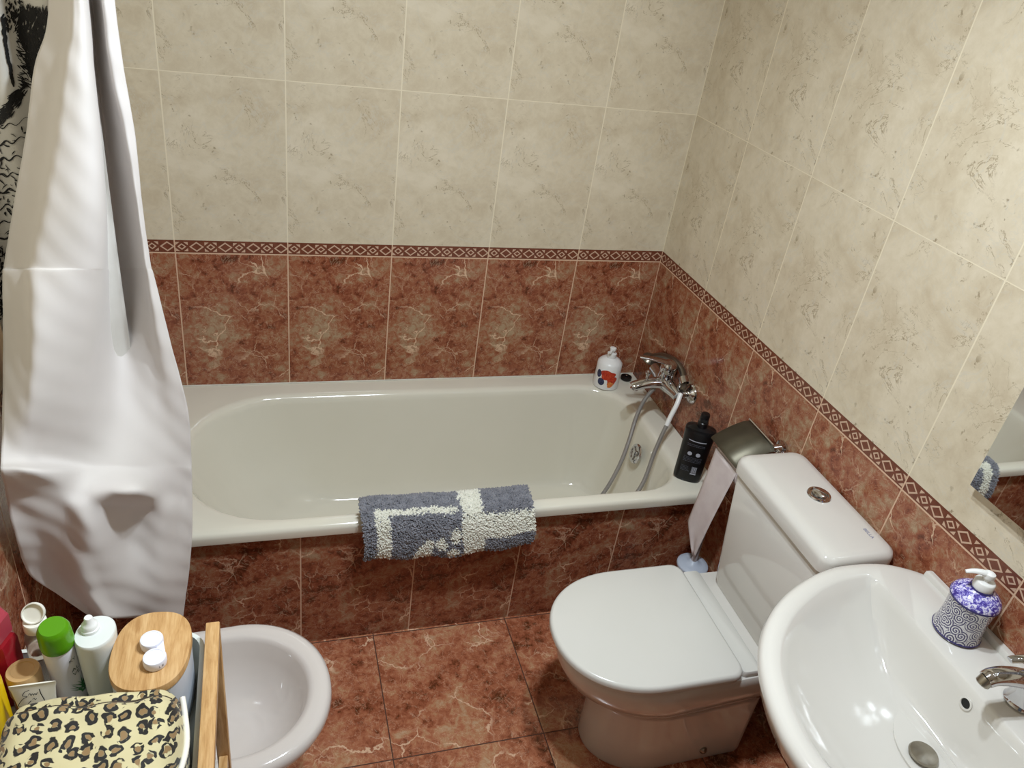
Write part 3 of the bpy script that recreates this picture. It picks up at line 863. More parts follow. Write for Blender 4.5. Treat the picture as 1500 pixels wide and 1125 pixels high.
g = G(); g.add(*lathe([(.0185, .116), (.019, .118), (.0185, .131), (.0165, .133), (.007, .134), (.0065, .143)], 32)); g.add(*lathe([(.0105, .141), (.0115, .144), (.010, .151), (.004, .154), (0, .154)], 26)); g.add(*tube(catmull([(.002, .001, .1475), (-.016, .008, .1500), (-.030, .014, .1485), (-.040, .018, .1450)], 5), lambda t: .0085 - .0045 * t, 12, .6)); o = g.obj('pump', M['white_plastic'], sd, 45); o.location = (-.0625, -1.530, .8025)
for ch in sd.children: ch.location = Vector(ch.location)
sd.location = (-.0625, -1.530, .8025)
for ch in sd.children: ch.location = (0, 0, 0)
sd.scale = (.96, .96, 1.0)

# ------------------------------------------------------------------ shower curtain
CURTAIN = [
    [(-1.613, -0.800, 1.654), (-1.584, -0.830, 1.660), (-1.567, -0.850, 1.665), (-1.556, -0.830, 1.663), (-1.573, -0.680, 1.644), (-1.552, -0.725, 1.651), (-1.542, -0.765, 1.657), (-1.526, -0.755, 1.658)],
    [(-1.648, -0.800, 1.552), (-1.612, -0.830, 1.561), (-1.586, -0.860, 1.569), (-1.559, -0.840, 1.567), (-1.579, -0.680, 1.535), (-1.553, -0.725, 1.546), (-1.542, -0.765, 1.555), (-1.524, -0.755, 1.554)],
    [(-1.677, -0.800, 1.444), (-1.642, -0.830, 1.454), (-1.608, -0.870, 1.467), (-1.562, -0.850, 1.464), (-1.581, -0.680, 1.418), (-1.545, -0.725, 1.432), (-1.532, -0.765, 1.444), (-1.518, -0.755, 1.442)],
    [(-1.714, -0.800, 1.326), (-1.673, -0.840, 1.342), (-1.637, -0.880, 1.358), (-1.569, -0.860, 1.353), (-1.587, -0.680, 1.289), (-1.540, -0.725, 1.307), (-1.527, -0.765, 1.322), (-1.519, -0.755, 1.318)],
    [(-1.743, -0.810, 1.224), (-1.703, -0.850, 1.242), (-1.666, -0.890, 1.260), (-1.586, -0.860, 1.248), (-1.595, -0.680, 1.171), (-1.540, -0.725, 1.191), (-1.525, -0.765, 1.208), (-1.516, -0.755, 1.204)],
    [(-1.743, -0.835, 1.209), (-1.704, -0.868, 1.225), (-1.669, -0.900, 1.240), (-1.592, -0.860, 1.222), (-1.594, -0.680, 1.141), (-1.539, -0.725, 1.162), (-1.523, -0.765, 1.180), (-1.512, -0.755, 1.176)],
    [(-1.756, -0.860, 1.095), (-1.711, -0.905, 1.119), (-1.678, -0.930, 1.133), (-1.618, -0.860, 1.093), (-1.599, -0.720, 1.016), (-1.539, -0.745, 1.029), (-1.515, -0.772, 1.043), (-1.494, -0.765, 1.039)],
    [(-1.762, -0.920, 0.990), (-1.721, -0.950, 1.008), (-1.695, -0.945, 1.004), (-1.646, -0.880, 0.958), (-1.600, -0.790, 0.896), (-1.538, -0.770, 0.880), (-1.501, -0.772, 0.879), (-1.473, -0.770, 0.877)],
    [(-1.761, -0.980, 0.929), (-1.730, -0.965, 0.916), (-1.709, -0.930, 0.888), (-1.661, -0.880, 0.847), (-1.595, -0.850, 0.819), (-1.537, -0.800, 0.778), (-1.499, -0.780, 0.760), (-1.475, -0.770, 0.751)],
    [(-1.756, -1.010, 0.922), (-1.716, -1.010, 0.919), (-1.690, -0.985, 0.897), (-1.657, -0.900, 0.828), (-1.587, -0.870, 0.800), (-1.536, -0.810, 0.749), (-1.499, -0.785, 0.726), (-1.476, -0.775, 0.717)],
    [(-1.764, -0.990, 0.858), (-1.724, -0.985, 0.850), (-1.689, -0.965, 0.830), (-1.651, -0.940, 0.806), (-1.558, -0.940, 0.798), (-1.535, -0.830, 0.705), (-1.503, -0.790, 0.669), (-1.479, -0.780, 0.659)],
    [(-1.768, -0.985, 0.812), (-1.729, -0.975, 0.800), (-1.689, -0.960, 0.783), (-1.645, -0.960, 0.778), (-1.588, -0.860, 0.687), (-1.536, -0.835, 0.660), (-1.505, -0.800, 0.627), (-1.481, -0.790, 0.616)],
    [(-1.769, -0.980, 0.738), (-1.737, -0.950, 0.707), (-1.689, -0.955, 0.705), (-1.642, -0.965, 0.709), (-1.608, -0.850, 0.599), (-1.545, -0.840, 0.583), (-1.512, -0.810, 0.551), (-1.487, -0.800, 0.539)],
    [(-1.781, -0.930, 0.602), (-1.740, -0.910, 0.576), (-1.679, -0.965, 0.622), (-1.650, -0.930, 0.583), (-1.609, -0.870, 0.518), (-1.554, -0.850, 0.490), (-1.523, -0.820, 0.456), (-1.501, -0.800, 0.433)],
    [(-1.744, -0.910, 0.513), (-1.716, -0.900, 0.498), (-1.677, -0.940, 0.534), (-1.652, -0.900, 0.488), (-1.608, -0.870, 0.450), (-1.560, -0.850, 0.421), (-1.531, -0.820, 0.386), (-1.513, -0.800, 0.362)],
    [(-1.697, -0.890, 0.415), (-1.686, -0.890, 0.413), (-1.663, -0.920, 0.442), (-1.642, -0.890, 0.405), (-1.610, -0.860, 0.367), (-1.572, -0.840, 0.338), (-1.542, -0.820, 0.311), (-1.525, -0.800, 0.286)],
]

M['curtain'] = noisy('white_curtain_cloth', (228, 222, 217), (233, 227, 223), 6, 0.75, sheen=0.2)
def let_light_through(mt, col, fac):
    nt = mt.node_tree; tr = nt.nodes.new('ShaderNodeBsdfTranslucent'); tr.inputs[0].default_value = col
    mx_ = nt.nodes.new('ShaderNodeMixShader'); mx_.inputs[0].default_value = fac
    out = [n for n in nt.nodes if n.type == 'OUTPUT_MATERIAL'][0]; p = nt.nodes['Principled BSDF']
    nt.links.new(p.outputs[0], mx_.inputs[1]); nt.links.new(tr.outputs[0], mx_.inputs[2]); nt.links.new(mx_.outputs[0], out.inputs[0])
let_light_through(M['curtain'], rgb(220, 210, 196), .12)
M['print_cloth'] = noisy('printed_curtain_cloth', (206, 202, 194), (224, 222, 216), 5, 0.8)
cu = thing('shower_curtain', 'white shower curtain gathered at the left end of the bathtub, black drawing on its back', 'shower curtain')
top = []
for z, k in ((2.085, .86), (1.88, .93)):
    row = []
    for j, p in enumerate(CURTAIN[0]):
        cx = -1.565; row.append((cx + (p[0] - cx) * (k + .15), -.765 + (p[1] + .765) * 1.0, z))
    top.append(row)
CG = top + CURTAIN
def bic(rows, nu, nv):
    cols = [catmull(r, nu) for r in rows]
    n = len(cols[0]); out = [[None] * n for _ in range((len(rows) - 1) * nv + 1)]
    for j in range(n):
        c = catmull([r[j] for r in cols], nv)
        for i, p in enumerate(c): out[i][j] = p
    return out
grid = bic(CG, 8, 8)
v = []; f = []; nr, nc = len(grid), len(grid[0])
for i, r in enumerate(grid):
    for j, p in enumerate(r):
        w = .0007 * math.sin(p.z * 31 + p.x * 47) * math.sin(p.x * 83 - p.z * 17) + .0010 * math.sin(p.z * 90 + p.x * 130)
        v.append((max(p.x, -1.790), p.y + w, p.z))
for i in range(nr - 1):
    for j in range(nc - 1):
        a = i * nc + j; f.append((a, a + 1, a + nc + 1, a + nc))
o = link('curtain_cloth', v, f, M['curtain'], cu, 80); md = o.modifiers.new('thick', 'SOLIDIFY'); md.thickness = .0012
# printed outer face seen at the far left
def py(x, z): return -.735 + .010 * math.sin(x * 75 + .6 * z) + .004 * math.sin(z * 9)
v = []; f = []; NX, NZ = 36, 40
for i in range(NZ + 1):
    for j in range(NX + 1):
        x = -1.790 + .215 * j / NX; z = .86 + 1.225 * i / NZ; v.append((x, py(x, z), z))
for i in range(NZ):
    for j in range(NX):
        a = i * (NX + 1) + j; f.append((a, a + 1, a + NX + 2, a + NX + 1))
pp = link('printed_panel', v, f, M['print_cloth'], cu, 80); md = pp.modifiers.new('thick', 'SOLIDIFY'); md.thickness = .0010; md.offset = 1
g = G(); rk = random.Random(11)
def ink_at(u, w): return (-1.6949 + .001046 * u - .000197 * w, 1.64965 + .000055 * u - .001199 * w)
def stroke(pts, wd):
    P = [Vector(ink_at(*q)) for q in pts]; n = len(P); v = []
    for i, p in enumerate(P):
        d = (P[min(i + 1, n - 1)] - P[max(i - 1, 0)]).normalized(); t = i / (n - 1); ww = wd * .00105 * (.35 + .65 * math.sin(PI * min(1, t * 1.1 + .05)))
        for s in (-1, 1):
            q = p + Vector((-d.y, d.x)) * ww * s
            q.x = max(q.x, -1.789); v.append((q.x, py(q.x, q.y) - .0018, q.y))
    g.add(v, [(2 * i, 2 * i + 1, 2 * i + 3, 2 * i + 2) for i in range(n - 1)])
def seg(u, w, a, L, wd, bend=0.0, n=4):
    a = math.radians(a); pts = []
    for i in range(n + 1):
        t = i / n; pts.append((u + L * t * math.cos(a + bend * t), w + L * t * math.sin(a + bend * t)))
    stroke(pts, wd)
for k in range(900):     # dense dark mass
    u, w = rk.uniform(26, 74), rk.uniform(20, 122)
    if u - 26 < (w - 60) * .30: continue
    if rk.random() < .10: continue
    seg(u, w, rk.uniform(50, 75) if w > 50 else rk.uniform(95, 130), rk.uniform(6, 13), rk.uniform(.7, 1.5))
for k in range(110):     # spiky fringe on its top edge
    seg(rk.uniform(28, 68), rk.uniform(20, 32), rk.uniform(-120, -55), rk.uniform(4, 9), .8)
for k in range(210):     # hatching left of it
    w = rk.uniform(45, 120); u = rk.uniform(22, 48) + (w - 60) * .04
    seg(u, w, rk.uniform(20, 50), rk.uniform(6, 13), rk.uniform(.5, 1.0), rk.uniform(-.4, .4))
for k in range(16): seg(5 + k * .9 + rk.uniform(-1, 1), 30 + k * 5.2, 78, 12, 2.4)      # contour line
for k in range(70): seg(rk.uniform(8, 28), rk.uniform(-10, 45), rk.uniform(40, 120), rk.uniform(3, 8), rk.uniform(.7, 1.6))
for k in range(190):     # fringe at the jaw
    t = rk.random(); seg(2 + 34 * t + rk.uniform(-4, 4), 165 - 42 * t + rk.uniform(-9, 9), rk.uniform(115, 160), rk.uniform(5, 12), rk.uniform(.7, 1.3))
for k in range(13):      # long flowing lines below
    w0 = 150 + k * 24
    stroke([(u, w0 + 26 - 12 * (u / 40) + 3 * math.sin(u * .3 + k * 1.7)) for u in range(-40, 48, 3)], rk.uniform(.9, 1.7))
for k in range(150):
    w = rk.uniform(170, 480); seg(rk.uniform(-20, 42), w, rk.choice((80, 150, 20)) + rk.uniform(-15, 15), rk.uniform(4, 12), rk.uniform(.6, 1.5), rk.uniform(-.5, .5))
for k in range(120):
    seg(rk.uniform(-20, 20), rk.uniform(350, 470), rk.uniform(60, 120), rk.uniform(5, 12), rk.uniform(1.0, 2.0))
inko = g.obj('printed_drawing', plain('black_print_ink', (18, 17, 17), .7), None, None); inko.parent = pp
cu_rings = []
settle(cu, (-1.62, -.78, .29))
rod = thing('curtain_rod', 'white curtain rod spanning above the front edge of the bathtub', 'curtain rod')
g = G(); g.add(*tube([(XL + .001, -.765, 2.105), (-.001, -.765, 2.105)], .0125, 20)); g.obj('rod', M['white_plastic'], rod)
for xx in (XL + .0005, -.0005):
    g = G(); g.add(*lathe([(.026, 0), (.026, .008), (.016, .014)], 26), xf=frame_at((xx, -.765, 2.105), (1 if xx < -1 else -1, 0, 0))); g.obj('end_flange', M['white_plastic'], rod)
settle(rod, (XL, -.765, 2.105))

# ------------------------------------------------------------------ bidet
bd = thing('bidet', 'white ceramic bidet in front of the tub apron behind the bamboo cart', 'bidet')
YD = -1.128
def bdring(d, z, k=0): return dring(-1.797 + k, -1.385, -1.197 - d, YD, .192 - d, .02, z, e=2.05, hwb=.165 - d * .5)
rings = [dring(-1.79, -1.45, -1.36, YD, .105, .02, 0, hwb=.10), dring(-1.79, -1.45, -1.345, YD, .11, .02, .02, hwb=.10), dring(-1.79, -1.44, -1.335, YD, .115, .02, .15, hwb=.11), dring(-1.795, -1.42, -1.29, YD, .14, .02, .25, hwb=.13), bdring(.025, .325), bdring(.006, .362), bdring(.0, .378),
         bdring(.003, .392), bdring(.012, .3995), bdring(.024, .400)]
def inner(d, z, dx=0): return dring(-1.655 + dx, -1.40, -1.197 - .046 - d, YD, .192 - .044 - d * .85, .04, z, e=2.05)
rings += [inner(-.010, .3995), inner(.0, .396), inner(.006, .386), inner(.016, .35, .01), inner(.035, .31, .03), inner(.065, .278, .06), inner(.100, .262, .10), inner(.128, .258, .14)]
link('bowl', *loft(rings), M['china_bidet'], bd, 50)
g = G(); g.add(*lathe([(.018, 0), (.018, .003), (.006, .004), (.0, .0035)], 24), xf=T(-1.47, YD, .2585)); g.obj('drain', M['chrome'], bd)
g = G(); g.add(*lathe([(.022, 0), (.022, .03), (.018, .05)], 24), xf=T(-1.73, YD, .400)); g.add(*tube(catmull([(-1.73, YD, .435), (-1.69, YD, .450), (-1.65, YD, .440)], 5), .010, 12)); g.obj('tap', M['chrome'], bd)
settle(bd, (-1.5, YD, 0))

# ------------------------------------------------------------------ bamboo cart
M['bamboo'] = None
mb = Mat('bamboo_wood', 0.38)
a, b, c = mb.xyz(mb.pos())
nn = mb.noise(mb.vec(a * 6.0, b * .9, c * .9), 16, 5, .6, .5)
n2 = mb.noise(mb.vec(a * 40.0, b * 3.0, c * 3.0), 12, 3)
mb.color(mb.ramp(nn * .7 + n2 * .3, [(.36, rgb(172, 128, 78)), (.5, rgb(196, 154, 102)), (.64, rgb(212, 174, 124))]))
M['bamboo'] = mb.mat
M['tray_grey'] = noisy('grey_tray_enamel', (162, 166, 160), (172, 175, 170), 8, 0.4)
M['tray_white'] = noisy('pale_tray_lip', (214, 220, 214), (222, 227, 221), 8, 0.4)
ct = thing('storage_cart', 'bamboo storage cart with pale metal trays by the bidet', 'cart')
CY0, CY1 = -1.333, -1.76
for x0 in (-1.416, -1.790):
    for yy in (CY0, CY1 + .02):
        g = G(); g.add(*box(x0, x0 + .021, yy - .020, yy, 0, .820, .0015)); g.obj('leg', M['bamboo'], ct, 30)
    g = G(); g.add(*box(x0, x0 + .021, CY1 - .004, CY0 + .002, .8195, .8415, .002)); g.obj('handrail', M['bamboo'], ct, 30)
    g = G(); g.add(*box(x0 + .003, x0 + .018, CY1 + .0205, CY0 - .0205, .500, .525, .0015)); g.obj('crossbar', M['bamboo'], ct, 30)
def tray(z, lip):
    X0, X1, Y0, Y1 = -1.765, -1.4195, CY1 - .012, -1.313
    def q(d, z): return rr(X0 + d, X1 - d, Y0 + d, Y1 - d, .040 - d, z)
    rings = [q(.012, z), q(.003, z + .008), q(0, z + lip), q(.006, z + lip + .001), q(.007, z + lip - .004), q(.009, z + .010), q(.016, z + .0035)]
    v, f = loft(rings)
    t = link('tray', v, f, M['tray_grey'], ct, 45)
    g = G(); g.add(*loft([q(-.0008, z + lip - .008), q(-.001, z + lip + .001), q(.0015, z + lip + .0028), q(.0065, z + lip + .0018)], False, False)); r = g.obj('rim', M['tray_white'], ct, 50); r.parent = t
    return t
tray(.7560, .050); tray(.470, .045); tray(.130, .045)
settle(ct, (-1.59, -1.55, 0))

ZT0 = .7597
# oval box with bamboo lid
ob = thing('lidded_box', 'pale rounded box with a bamboo lid on the cart, lens case on top', 'box')
OX = Matrix.Translation((-1.4845, -1.4050, 0)) @ Matrix.Rotation(math.radians(-5), 4, 'Z')
g = G(); g.add(*oval([(.93, ZT0), (.965, ZT0 + .004), (.975, ZT0 + .02), (.985, .866)], .0520, .0705, 48, 2.7), xf=OX); g.obj('container', noisy('pale_blue_white_plastic', (206, 214, 226), (216, 223, 232), 9, .35), ob, 45)
g = G(); g.add(*oval([(.96, .866), (1.0, .868), (1.0, .8775), (.985, .880), (.97, .8803)], .0535, .0715, 60, 2.5), xf=OX); g.obj('lid', M['bamboo'], ob, 40)
settle(ob, (-1.4865, -1.4035, ZT0))
lc = thing('contact_lens_case', 'small white twin-cup contact lens case lying on the bamboo lid', 'lens case')
M['lens_white'] = noisy('glossy_white_plastic', (228, 228, 240), (234, 234, 244), 30, .25)
for i, (cx, cy) in enumerate(((-1.4835, -1.3985), (-1.4765, -1.4320))):
    g = G(); g.add(*lathe([(.0135, .8806), (.0155, .8815), (.0160, .884), (.0160, .8925), (.0150, .8948), (.0120, .8955), (.0118, .8950), (0, .8950)], 40), xf=T(cx, cy, 0)); g.obj('cup', M['lens_white'], lc, 50)
g = G(); g.add(*loft([rr(-.004, .006, -.012, .012, .003, .8808, 4, 2), rr(-.004, .006, -.012, .012, .003, .891, 4, 2)]), xf=T(-1.4715, -1.4125, 0, math.radians(12)))
g.obj('bridge', M['lens_white'], lc, 50)
v, f = text_geo('L R', .006); g = G(); g.add(wrap([(a, b + .888, 0) for a, b, _ in v], .0161, .0003), f, xf=T(-1.4765, -1.4320, 0, math.radians(38))); g.obj('lettering', M['print_dim'], lc, None)
settle(lc, (-1.48, -1.415, .8806))

# leopard print pouch
ml = Mat('leopard_cloth', 0.7, sheen=0.2)
q = ml.obj(); n_ = ml.nt.nodes.new('ShaderNodeTexNoise'); ml.nt.links.new(q, n_.inputs['Vector']); n_.inputs['Scale'].default_value = 60; n_.inputs['Detail'].default_value = 2
add = ml.nt.nodes.new('ShaderNodeVectorMath'); add.operation = 'MULTIPLY_ADD'; ml.nt.links.new(n_.outputs['Color'], add.inputs[0]); add.inputs[1].default_value = (.014, .014, .014); ml.nt.links.new(q, add.inputs[2])
a1, b1, c1 = ml.xyz(add.outputs[0])
lv = ml.vec(a1, b1 * .8 + c1 * .9, 0.0)
d = ml.vor(lv, 52, 'F1', .45, dim='2D')
ring = d.ss(.15, .21) * d.ss(.40, .45, 1.0, 0.0)
gap = ml.noise(add.outputs[0], 80, 1).ss(.40, .43)
core = d.ss(.15, .21, 1.0, 0.0)
cc = ml.mix(core * .9, rgb(206, 194, 150), rgb(132, 98, 56))
cc = ml.mix(ring * gap, cc, rgb(20, 16, 12))
ml.color(cc)
bag = thing('leopard_pouch', 'soft leopard print pouch with pale piping on the cart tray', 'pouch')
v = []; f = []; NU, NV = 60, 50
BXL, BXR = -1.652, -1.436
def bag_pt(s, t, up):
    e = 1 - abs(2 * s - 1) ** 7; k = 1 - abs(2 * t - 1) ** 14
    dome = (max(e, 0) * max(k, 0)) ** .32
    x = BXL + (BXR - BXL) * s; y = -1.4765 - .014 * s - .285 * t + (.010 * (1 - dome))
    h = .150 - .022 * t + .006 * math.sin(s * 5 + 1) * math.sin(t * 6)
    h += -.010 * math.exp(-((t - .075 - .012 * math.sin(s * 4)) / .022) ** 2) + .005 * math.exp(-((t - .13) / .03) ** 2)
    h += .0025 * math.sin(s * 23 + t * 9) * math.sin(t * 17) + .003 * math.sin(t * 14 + s * 5)
    x += .006 * (1 if s > .5 else -1) * abs(2 * s - 1) ** 4 * math.sin(t * 9 - .6)
    y += .022 * s * dome * math.exp(-t / .15)
    if up: return (x, y, ZT0 + .002 + .055 * min(1, dome * 1.2) * 0 + .030 + (h - .030) * dome)
    return (x, y, ZT0 + .0012 + .030 * (1 - dome))
for up in (1, 0):
    for i in range(NV + 1):
        for j in range(NU + 1): v.append(bag_pt(j / NU, i / NV, up))
NN = (NV + 1) * (NU + 1)
for i in range(NV):
    for j in range(NU):
        a = i * (NU + 1) + j; f.append((a, a + NU + 1, a + NU + 2, a + 1)); f.append((a + NN, a + 1 + NN, a + NU + 2 + NN, a + NU + 1 + NN))
link('cloth_body', v, f, ml.mat, bag, 60)
pth = [bag_pt(.995, t / 24, 1) for t in range(0, 25)]
g = G(); g.add(*tube([Vector((x + .001, y, ZT0 + .100 - .010 * math.sin(i * .4) - .03 * (i / 24) ** 2)) for i, (x, y, z) in enumerate(pth)], .0042, 10)); g.obj('piping', M['cream_plastic'], bag, 60)
zp = [Vector(bag_pt(s / 30, .075 + .012 * math.sin(s / 30 * 4), 1)) + Vector((0, 0, .0005)) for s in range(2, 29)]
g = G(); g.add(*tube(zp, .0016, 8)); g.obj('zip', plain('dark_zip', (58, 46, 34), .6), bag, 60)
settle(bag, (-1.54, -1.62, ZT0))

# bottles and tubes behind the pouch
ls = thing('lens_solution_bottle', 'flat-sided white lens solution bottle with a nozzle cap beside the bamboo lid', 'bottle')
LX = Matrix.Translation((-1.5600, -1.376, 0)) @ Matrix.Rotation(math.radians(-12), 4, 'Z')
g = G(); g.add(*oval([(.80, ZT0), (.85, ZT0 + .004), (.90, ZT0 + .03), (1.0, .888), (1.0, .893), (.985, .8965), (.95, .898)], .0265, .0310, 48, 2.1), xf=LX); g.obj('bottle', noisy('translucent_white_plastic', (218, 222, 218), (226, 229, 226), 9, .35), ls, 45)
g = G(); g.add(*lathe([(.0125, .8978), (.0125, .903), (.0110, .904), (.0110, .909), (.0095, .911), (.0060, .916), (.0060, .921), (.0050, .923), (0, .9232)], 30), xf=T(-1.5665, -1.371, 0)); g.obj('nozzle_cap', M['white_plastic'], ls, 40)
settle(ls, (-1.56, -1.376, ZT0))

dd_ = thing('deodorant_can', 'white deodorant spray can with a bright green cap on the cart', 'spray can')
base = Vector((-1.6070, -1.3700, ZT0 + .001)); topv = Vector((-1.6070, -1.3900, .9330)); ax = (topv - base).normalized(); LH = (topv - base).length
DX = frame_at(base, ax, (0, 1, 0))
g = G(); g.add(*lathe([(.0195, .0), (.0212, .003), (.0214, .010), (.0214, .128), (.0205, .131)], 44), xf=DX); g.obj('can', noisy('white_lacquer', (222, 220, 228), (228, 226, 234), 9, .25), dd_, 45)
g = G(); g.add(*lathe([(.0218, .1320), (.0222, .1340), (.0222, .1420), (.0219, .1430), (.0214, .1640), (.0190, LH - .003), (.0165, LH), (0, LH - .0005)], 44), xf=DX); g.obj('cap', plain('bright_green_plastic', (84, 146, 10), .25), dd_, 35)
def can_wrap(v, a0, rot=False):
    out = []
    for u, w, _ in v:
        a = a0 + u / .0214; out.append((.0218 * math.cos(a), .0218 * math.sin(a), w))
    return out
# angle of the side facing the camera in the can's own frame
loc = DX.inverted() @ Vector((-1.15, -2.2, .84)); A0 = math.atan2(loc.y, loc.x) + math.radians(14)
g = G(); g2 = G()
for s, size, w0, du in (('KY', .0085, .108, .003), ('AL', .0105, .086, .004), ('VE', .0105, .076, .004)):
    v, f = text_geo(s, size); g.add(can_wrap([(a + du, b + w0, 0) for a, b, _ in v], A0), f, xf=DX)
g.obj('lettering', plain('dark_green_print', (40, 62, 58), .4), dd_, None)
r7 = random.Random(7)
for k in range(16):
    u0 = .010 + r7.uniform(-.006, .006); w0 = .022 + r7.uniform(0, .018); a = r7.uniform(-.7, .7); L = r7.uniform(.016, .034); v = []
    for i in range(6):
        t = i / 5; w = .0018 * (1 - t) + .0001
        cxx = u0 + math.sin(a * (1 + t * .6)) * L * t; cy = w0 + math.cos(a) * L * t; v += [(cxx - w, cy, 0), (cxx + w, cy, 0)]
    g2.add([(p[0] * (1 + k * .0004), p[1] * (1 + k * .0004), p[2]) for p in can_wrap(v, A0)], [(2 * i, 2 * i + 1, 2 * i + 3, 2 * i + 2) for i in range(5)], xf=DX)
g2.obj('leaf_print', plain('aloe_green_print', (46, 118, 66), .4), dd_, None)
settle(dd_, base)

cl = thing('clear_bottle', 'clear bottle with an open white flip cap behind the green-capped can', 'bottle')
g = G(); g.add(*lathe([(.016, ZT0), (.018, ZT0 + .002), (.018, .868), (.015, .878), (.009, .882), (.009, .886)], 34), xf=T(-1.643, -1.344, 0)); g.obj('bottle', Mat('clear_plastic', .08, color=rgb(214, 200, 186), trans=.85, ior=1.4).mat, cl, 45)
g = G(); g.add(*lathe([(.0150, .884), (.0155, .886), (.0155, .898), (.0145, .900), (.004, .901), (.003, .904)], 30), xf=T(-1.643, -1.344, 0)); g.add(*lathe([(.0150, 0), (.0155, .002), (.0150, .007), (.0138, .007), (.0130, .003), (0, .003)], 30), xf=frame_at((-1.6425, -1.339, .9105), (-.05, -.80, .55))); g.obj('flip_cap', M['cream_plastic'], cl, 45)
settle(cl, (-1.643, -1.344, ZT0))

jr = thing('cosmetic_bottle', 'bottle with a round beige cap behind the white tube', 'cosmetic bottle')
g = G(); g.add(*lathe([(.019, ZT0), (.0205, ZT0 + .003), (.0205, .815), (.015, .820)], 36), xf=T(-1.6535, -1.397, 0)); g.obj('bottle', plain('amber_glass', (150, 96, 40), .15), jr, 45)
g = G(); g.add(*lathe([(.0215, .8185), (.0220, .820), (.0220, .856), (.0205, .8600), (.0150, .8602), (.0140, .8588), (0, .8580)], 40), xf=T(-1.6535, -1.397, 0)); g.obj('cap', plain('beige_cap_plastic', (196, 160, 112), .3), jr, 40)
settle(jr, (-1.6535, -1.397, ZT0))

tu = thing('cosmetic_tube', 'white squeeze tube with black handwritten lettering standing on its cap behind the pouch', 'cosmetic tube')
def tub_sec(k, z):  # flat crimp at the top, round at the bottom
    ax_, ay_ = .0285 * k + .018 * (1 - k), .0012 * k + .0165 * (1 - k)
    n = 40; return [(-1.6295 + ax_ * math.cos(2 * PI * i / n), -1.4415 + ay_ * math.sin(2 * PI * i / n), z) for i in range(n)]
g = G(); g.add(*loft([tub_sec(.0, ZT0 + .016), tub_sec(0, ZT0 + .022), tub_sec(.15, ZT0 + .045), tub_sec(.45, ZT0 + .072), tub_sec(.85, .871), tub_sec(1, .877), tub_sec(1, .8815)])); g.obj('tube', M['cream_plastic'], tu, 50)
g = G(); g.add(*lathe([(.0165, ZT0), (.0165, ZT0 + .016)], 30), xf=T(-1.6295, -1.4415, 0)); g.obj('cap', M['cream_plastic'], tu, 30)
g = G()
def pen(pts, w):
    P = catmull([(a, 0, b) for a, b in pts], 5); n = len(P); v = []
    for i, p in enumerate(P):
        d = (P[min(i + 1, n - 1)] - P[max(i - 1, 0)]).normalized(); k = .0152 * max(0, (.872 - p.z)) / .10 + .0028
        for s in (-1, 1): v.append((-1.6295 + p.x - d.z * w * s, -1.4415 - k, p.z + .007 + d.x * w * s))
    g.add(v, [(2 * i, 2 * i + 1, 2 * i + 3, 2 * i + 2) for i in range(n - 1)])
pen([(-.004, .8665), (-.010, .864), (-.013, .858), (-.008, .856), (-.014, .852), (-.020, .842), (-.012, .840), (-.004, .848)], .00045)
pen([(-.006, .858), (-.004, .861), (-.003, .857), (-.001, .860), (.000, .857), (.002, .860), (.003, .857), (.005, .861)], .0004)
pen([(-.002, .850), (.000, .852), (.001, .849), (.003, .851)], .00035)
pen([(.0080, .8665), (.0090, .858), (.0115, .848), (.0125, .840), (.0085, .834)], .0006)
g.obj('lettering', M['black'], tu, None)
settle(tu, (-1.6295, -1.4415, ZT0))

rd = thing('red_shower_gel_bottle', 'faceted transparent red bottle at the far left of the cart', 'bottle')
def hexr(r, z, cx=-1.700, cy=-1.352, n=6, a0=.2): return [(cx + r * math.cos(2 * PI * i / n + a0), cy + r * math.sin(2 * PI * i / n + a0), z) for i in range(n)]
g = G(); g.add(*loft([hexr(.030, ZT0), hexr(.0325, ZT0 + .004), hexr(.0325, .875), hexr(.030, .882), hexr(.020, .889)])); g.obj('bottle', Mat('red_translucent_plastic', .15, color=rgb(176, 30, 44), trans=.35, ior=1.4).mat, rd, 20)
g = G(); g.add(*loft([hexr(.029, .8895), hexr(.029, .922), hexr(.026, .926)])); g.obj('cap', Mat('pink_red_cap', .2, color=rgb(182, 66, 82), trans=.2, ior=1.4).mat, rd, 20)
settle(rd, (-1.702, -1.357, ZT0))
yl = thing('yellow_bottle', 'rounded yellow bottle at the left edge of the cart beside the red one', 'bottle')
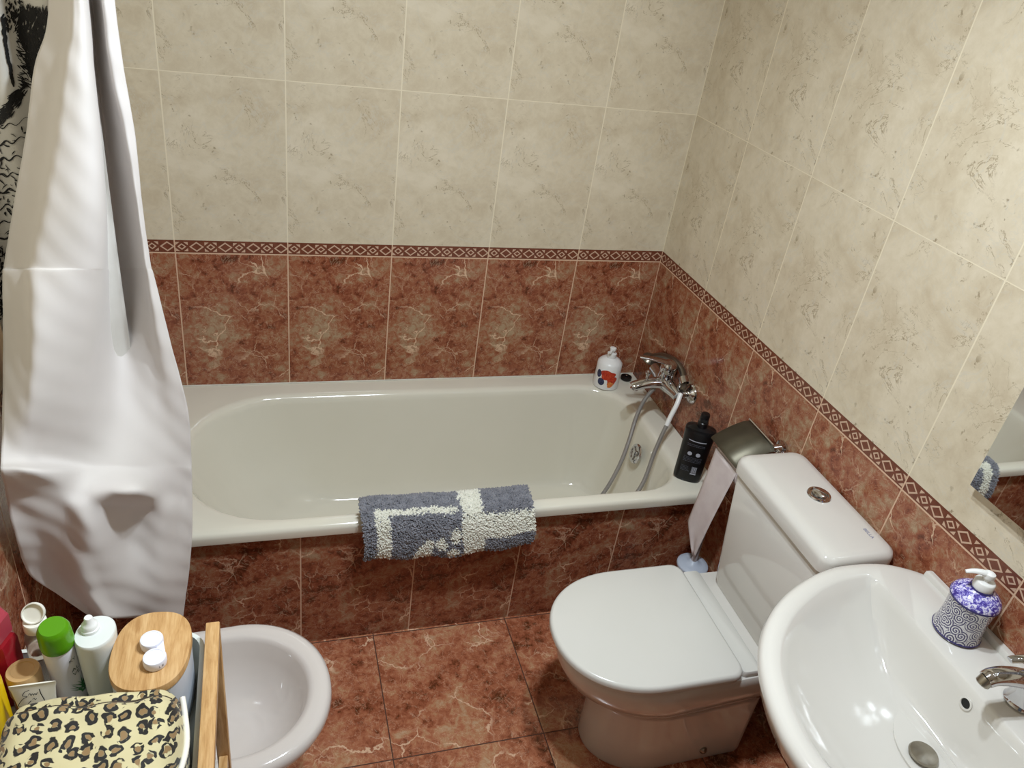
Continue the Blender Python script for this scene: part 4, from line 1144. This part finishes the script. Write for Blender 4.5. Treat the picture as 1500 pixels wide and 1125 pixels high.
g = G(); g.add(*oval([(.8, ZT0), (.95, ZT0 + .005), (1.0, ZT0 + .03), (1.0, .880), (.9, .905), (.6, .919), (.4, .922)], .0285, .0285, 40, 2), xf=T(-1.6960, -1.4340, 0)); g.obj('bottle', noisy('yellow_orange_plastic', (238, 196, 14), (240, 204, 24), 20, .25), yl, 45)
g = G(); g.add(*lathe([(.012, .9225), (.012, .940), (.010, .943)], 26), xf=T(-1.6960, -1.4340, 0)); g.obj('cap', plain('orange_plastic', (206, 96, 20), .3), yl, 40)
v, f = disc(0, .868, .003, .004, 2, 12); g = G(); g.add(wrap(v, .0285, .0003), f, xf=T(-1.6960, -1.4340, 0, math.radians(42))); g.obj('label_mark', M['black'], yl, None)
settle(yl, (-1.696, -1.434, ZT0))

# ------------------------------------------------------------------ lamps (above the picture)
lm = thing('ceiling_spotlight_bar', 'white ceiling bar with two spotlights over the middle of the room', 'ceiling lamp')
g = G(); g.add(*tube([(CEIL[0][0] - .08, CEIL[0][1] - .04, ZC - .018), (CEIL[1][0] + .08, CEIL[1][1] + .04, ZC - .018)], .014, 14)); g.obj('bar', M['white_plastic'], lm)
for p in CEIL:
    g = G(); g.add(*lathe([(.0, .134), (.030, .133), (.036, .10), (.050, .03), (.049, .03), (.034, .10), (.028, .128), (.0, .129)], 30, False), xf=T(p[0], p[1], p[2])); g.obj('shade', M['chrome'], lm, 40)
settle(lm, (-.83, -1.16, ZC))
ml2 = thing('mirror_lamp', 'chrome wall lamp above the mirror', 'wall lamp')
g = G(); g.add(*box(-.028, 0, -1.98, -1.52, 2.03, 2.08, .006)); g.obj('base', M['chrome'], ml2)
for dy in (-.16, .16):
    g = G(); g.add(*tube([(-.028, -1.75 + dy, 2.06), (-.09, -1.75 + dy, 2.07)], .008, 10)); g.add(*lathe([(.0, .0), (.028, .006), (.030, .022)], 22, False), xf=frame_at((-.088, -1.75 + dy, 2.068), (-1, 0, -.2))); g.obj('holder', M['chrome'], ml2)
settle(ml2, (0, -1.75, 2.03))
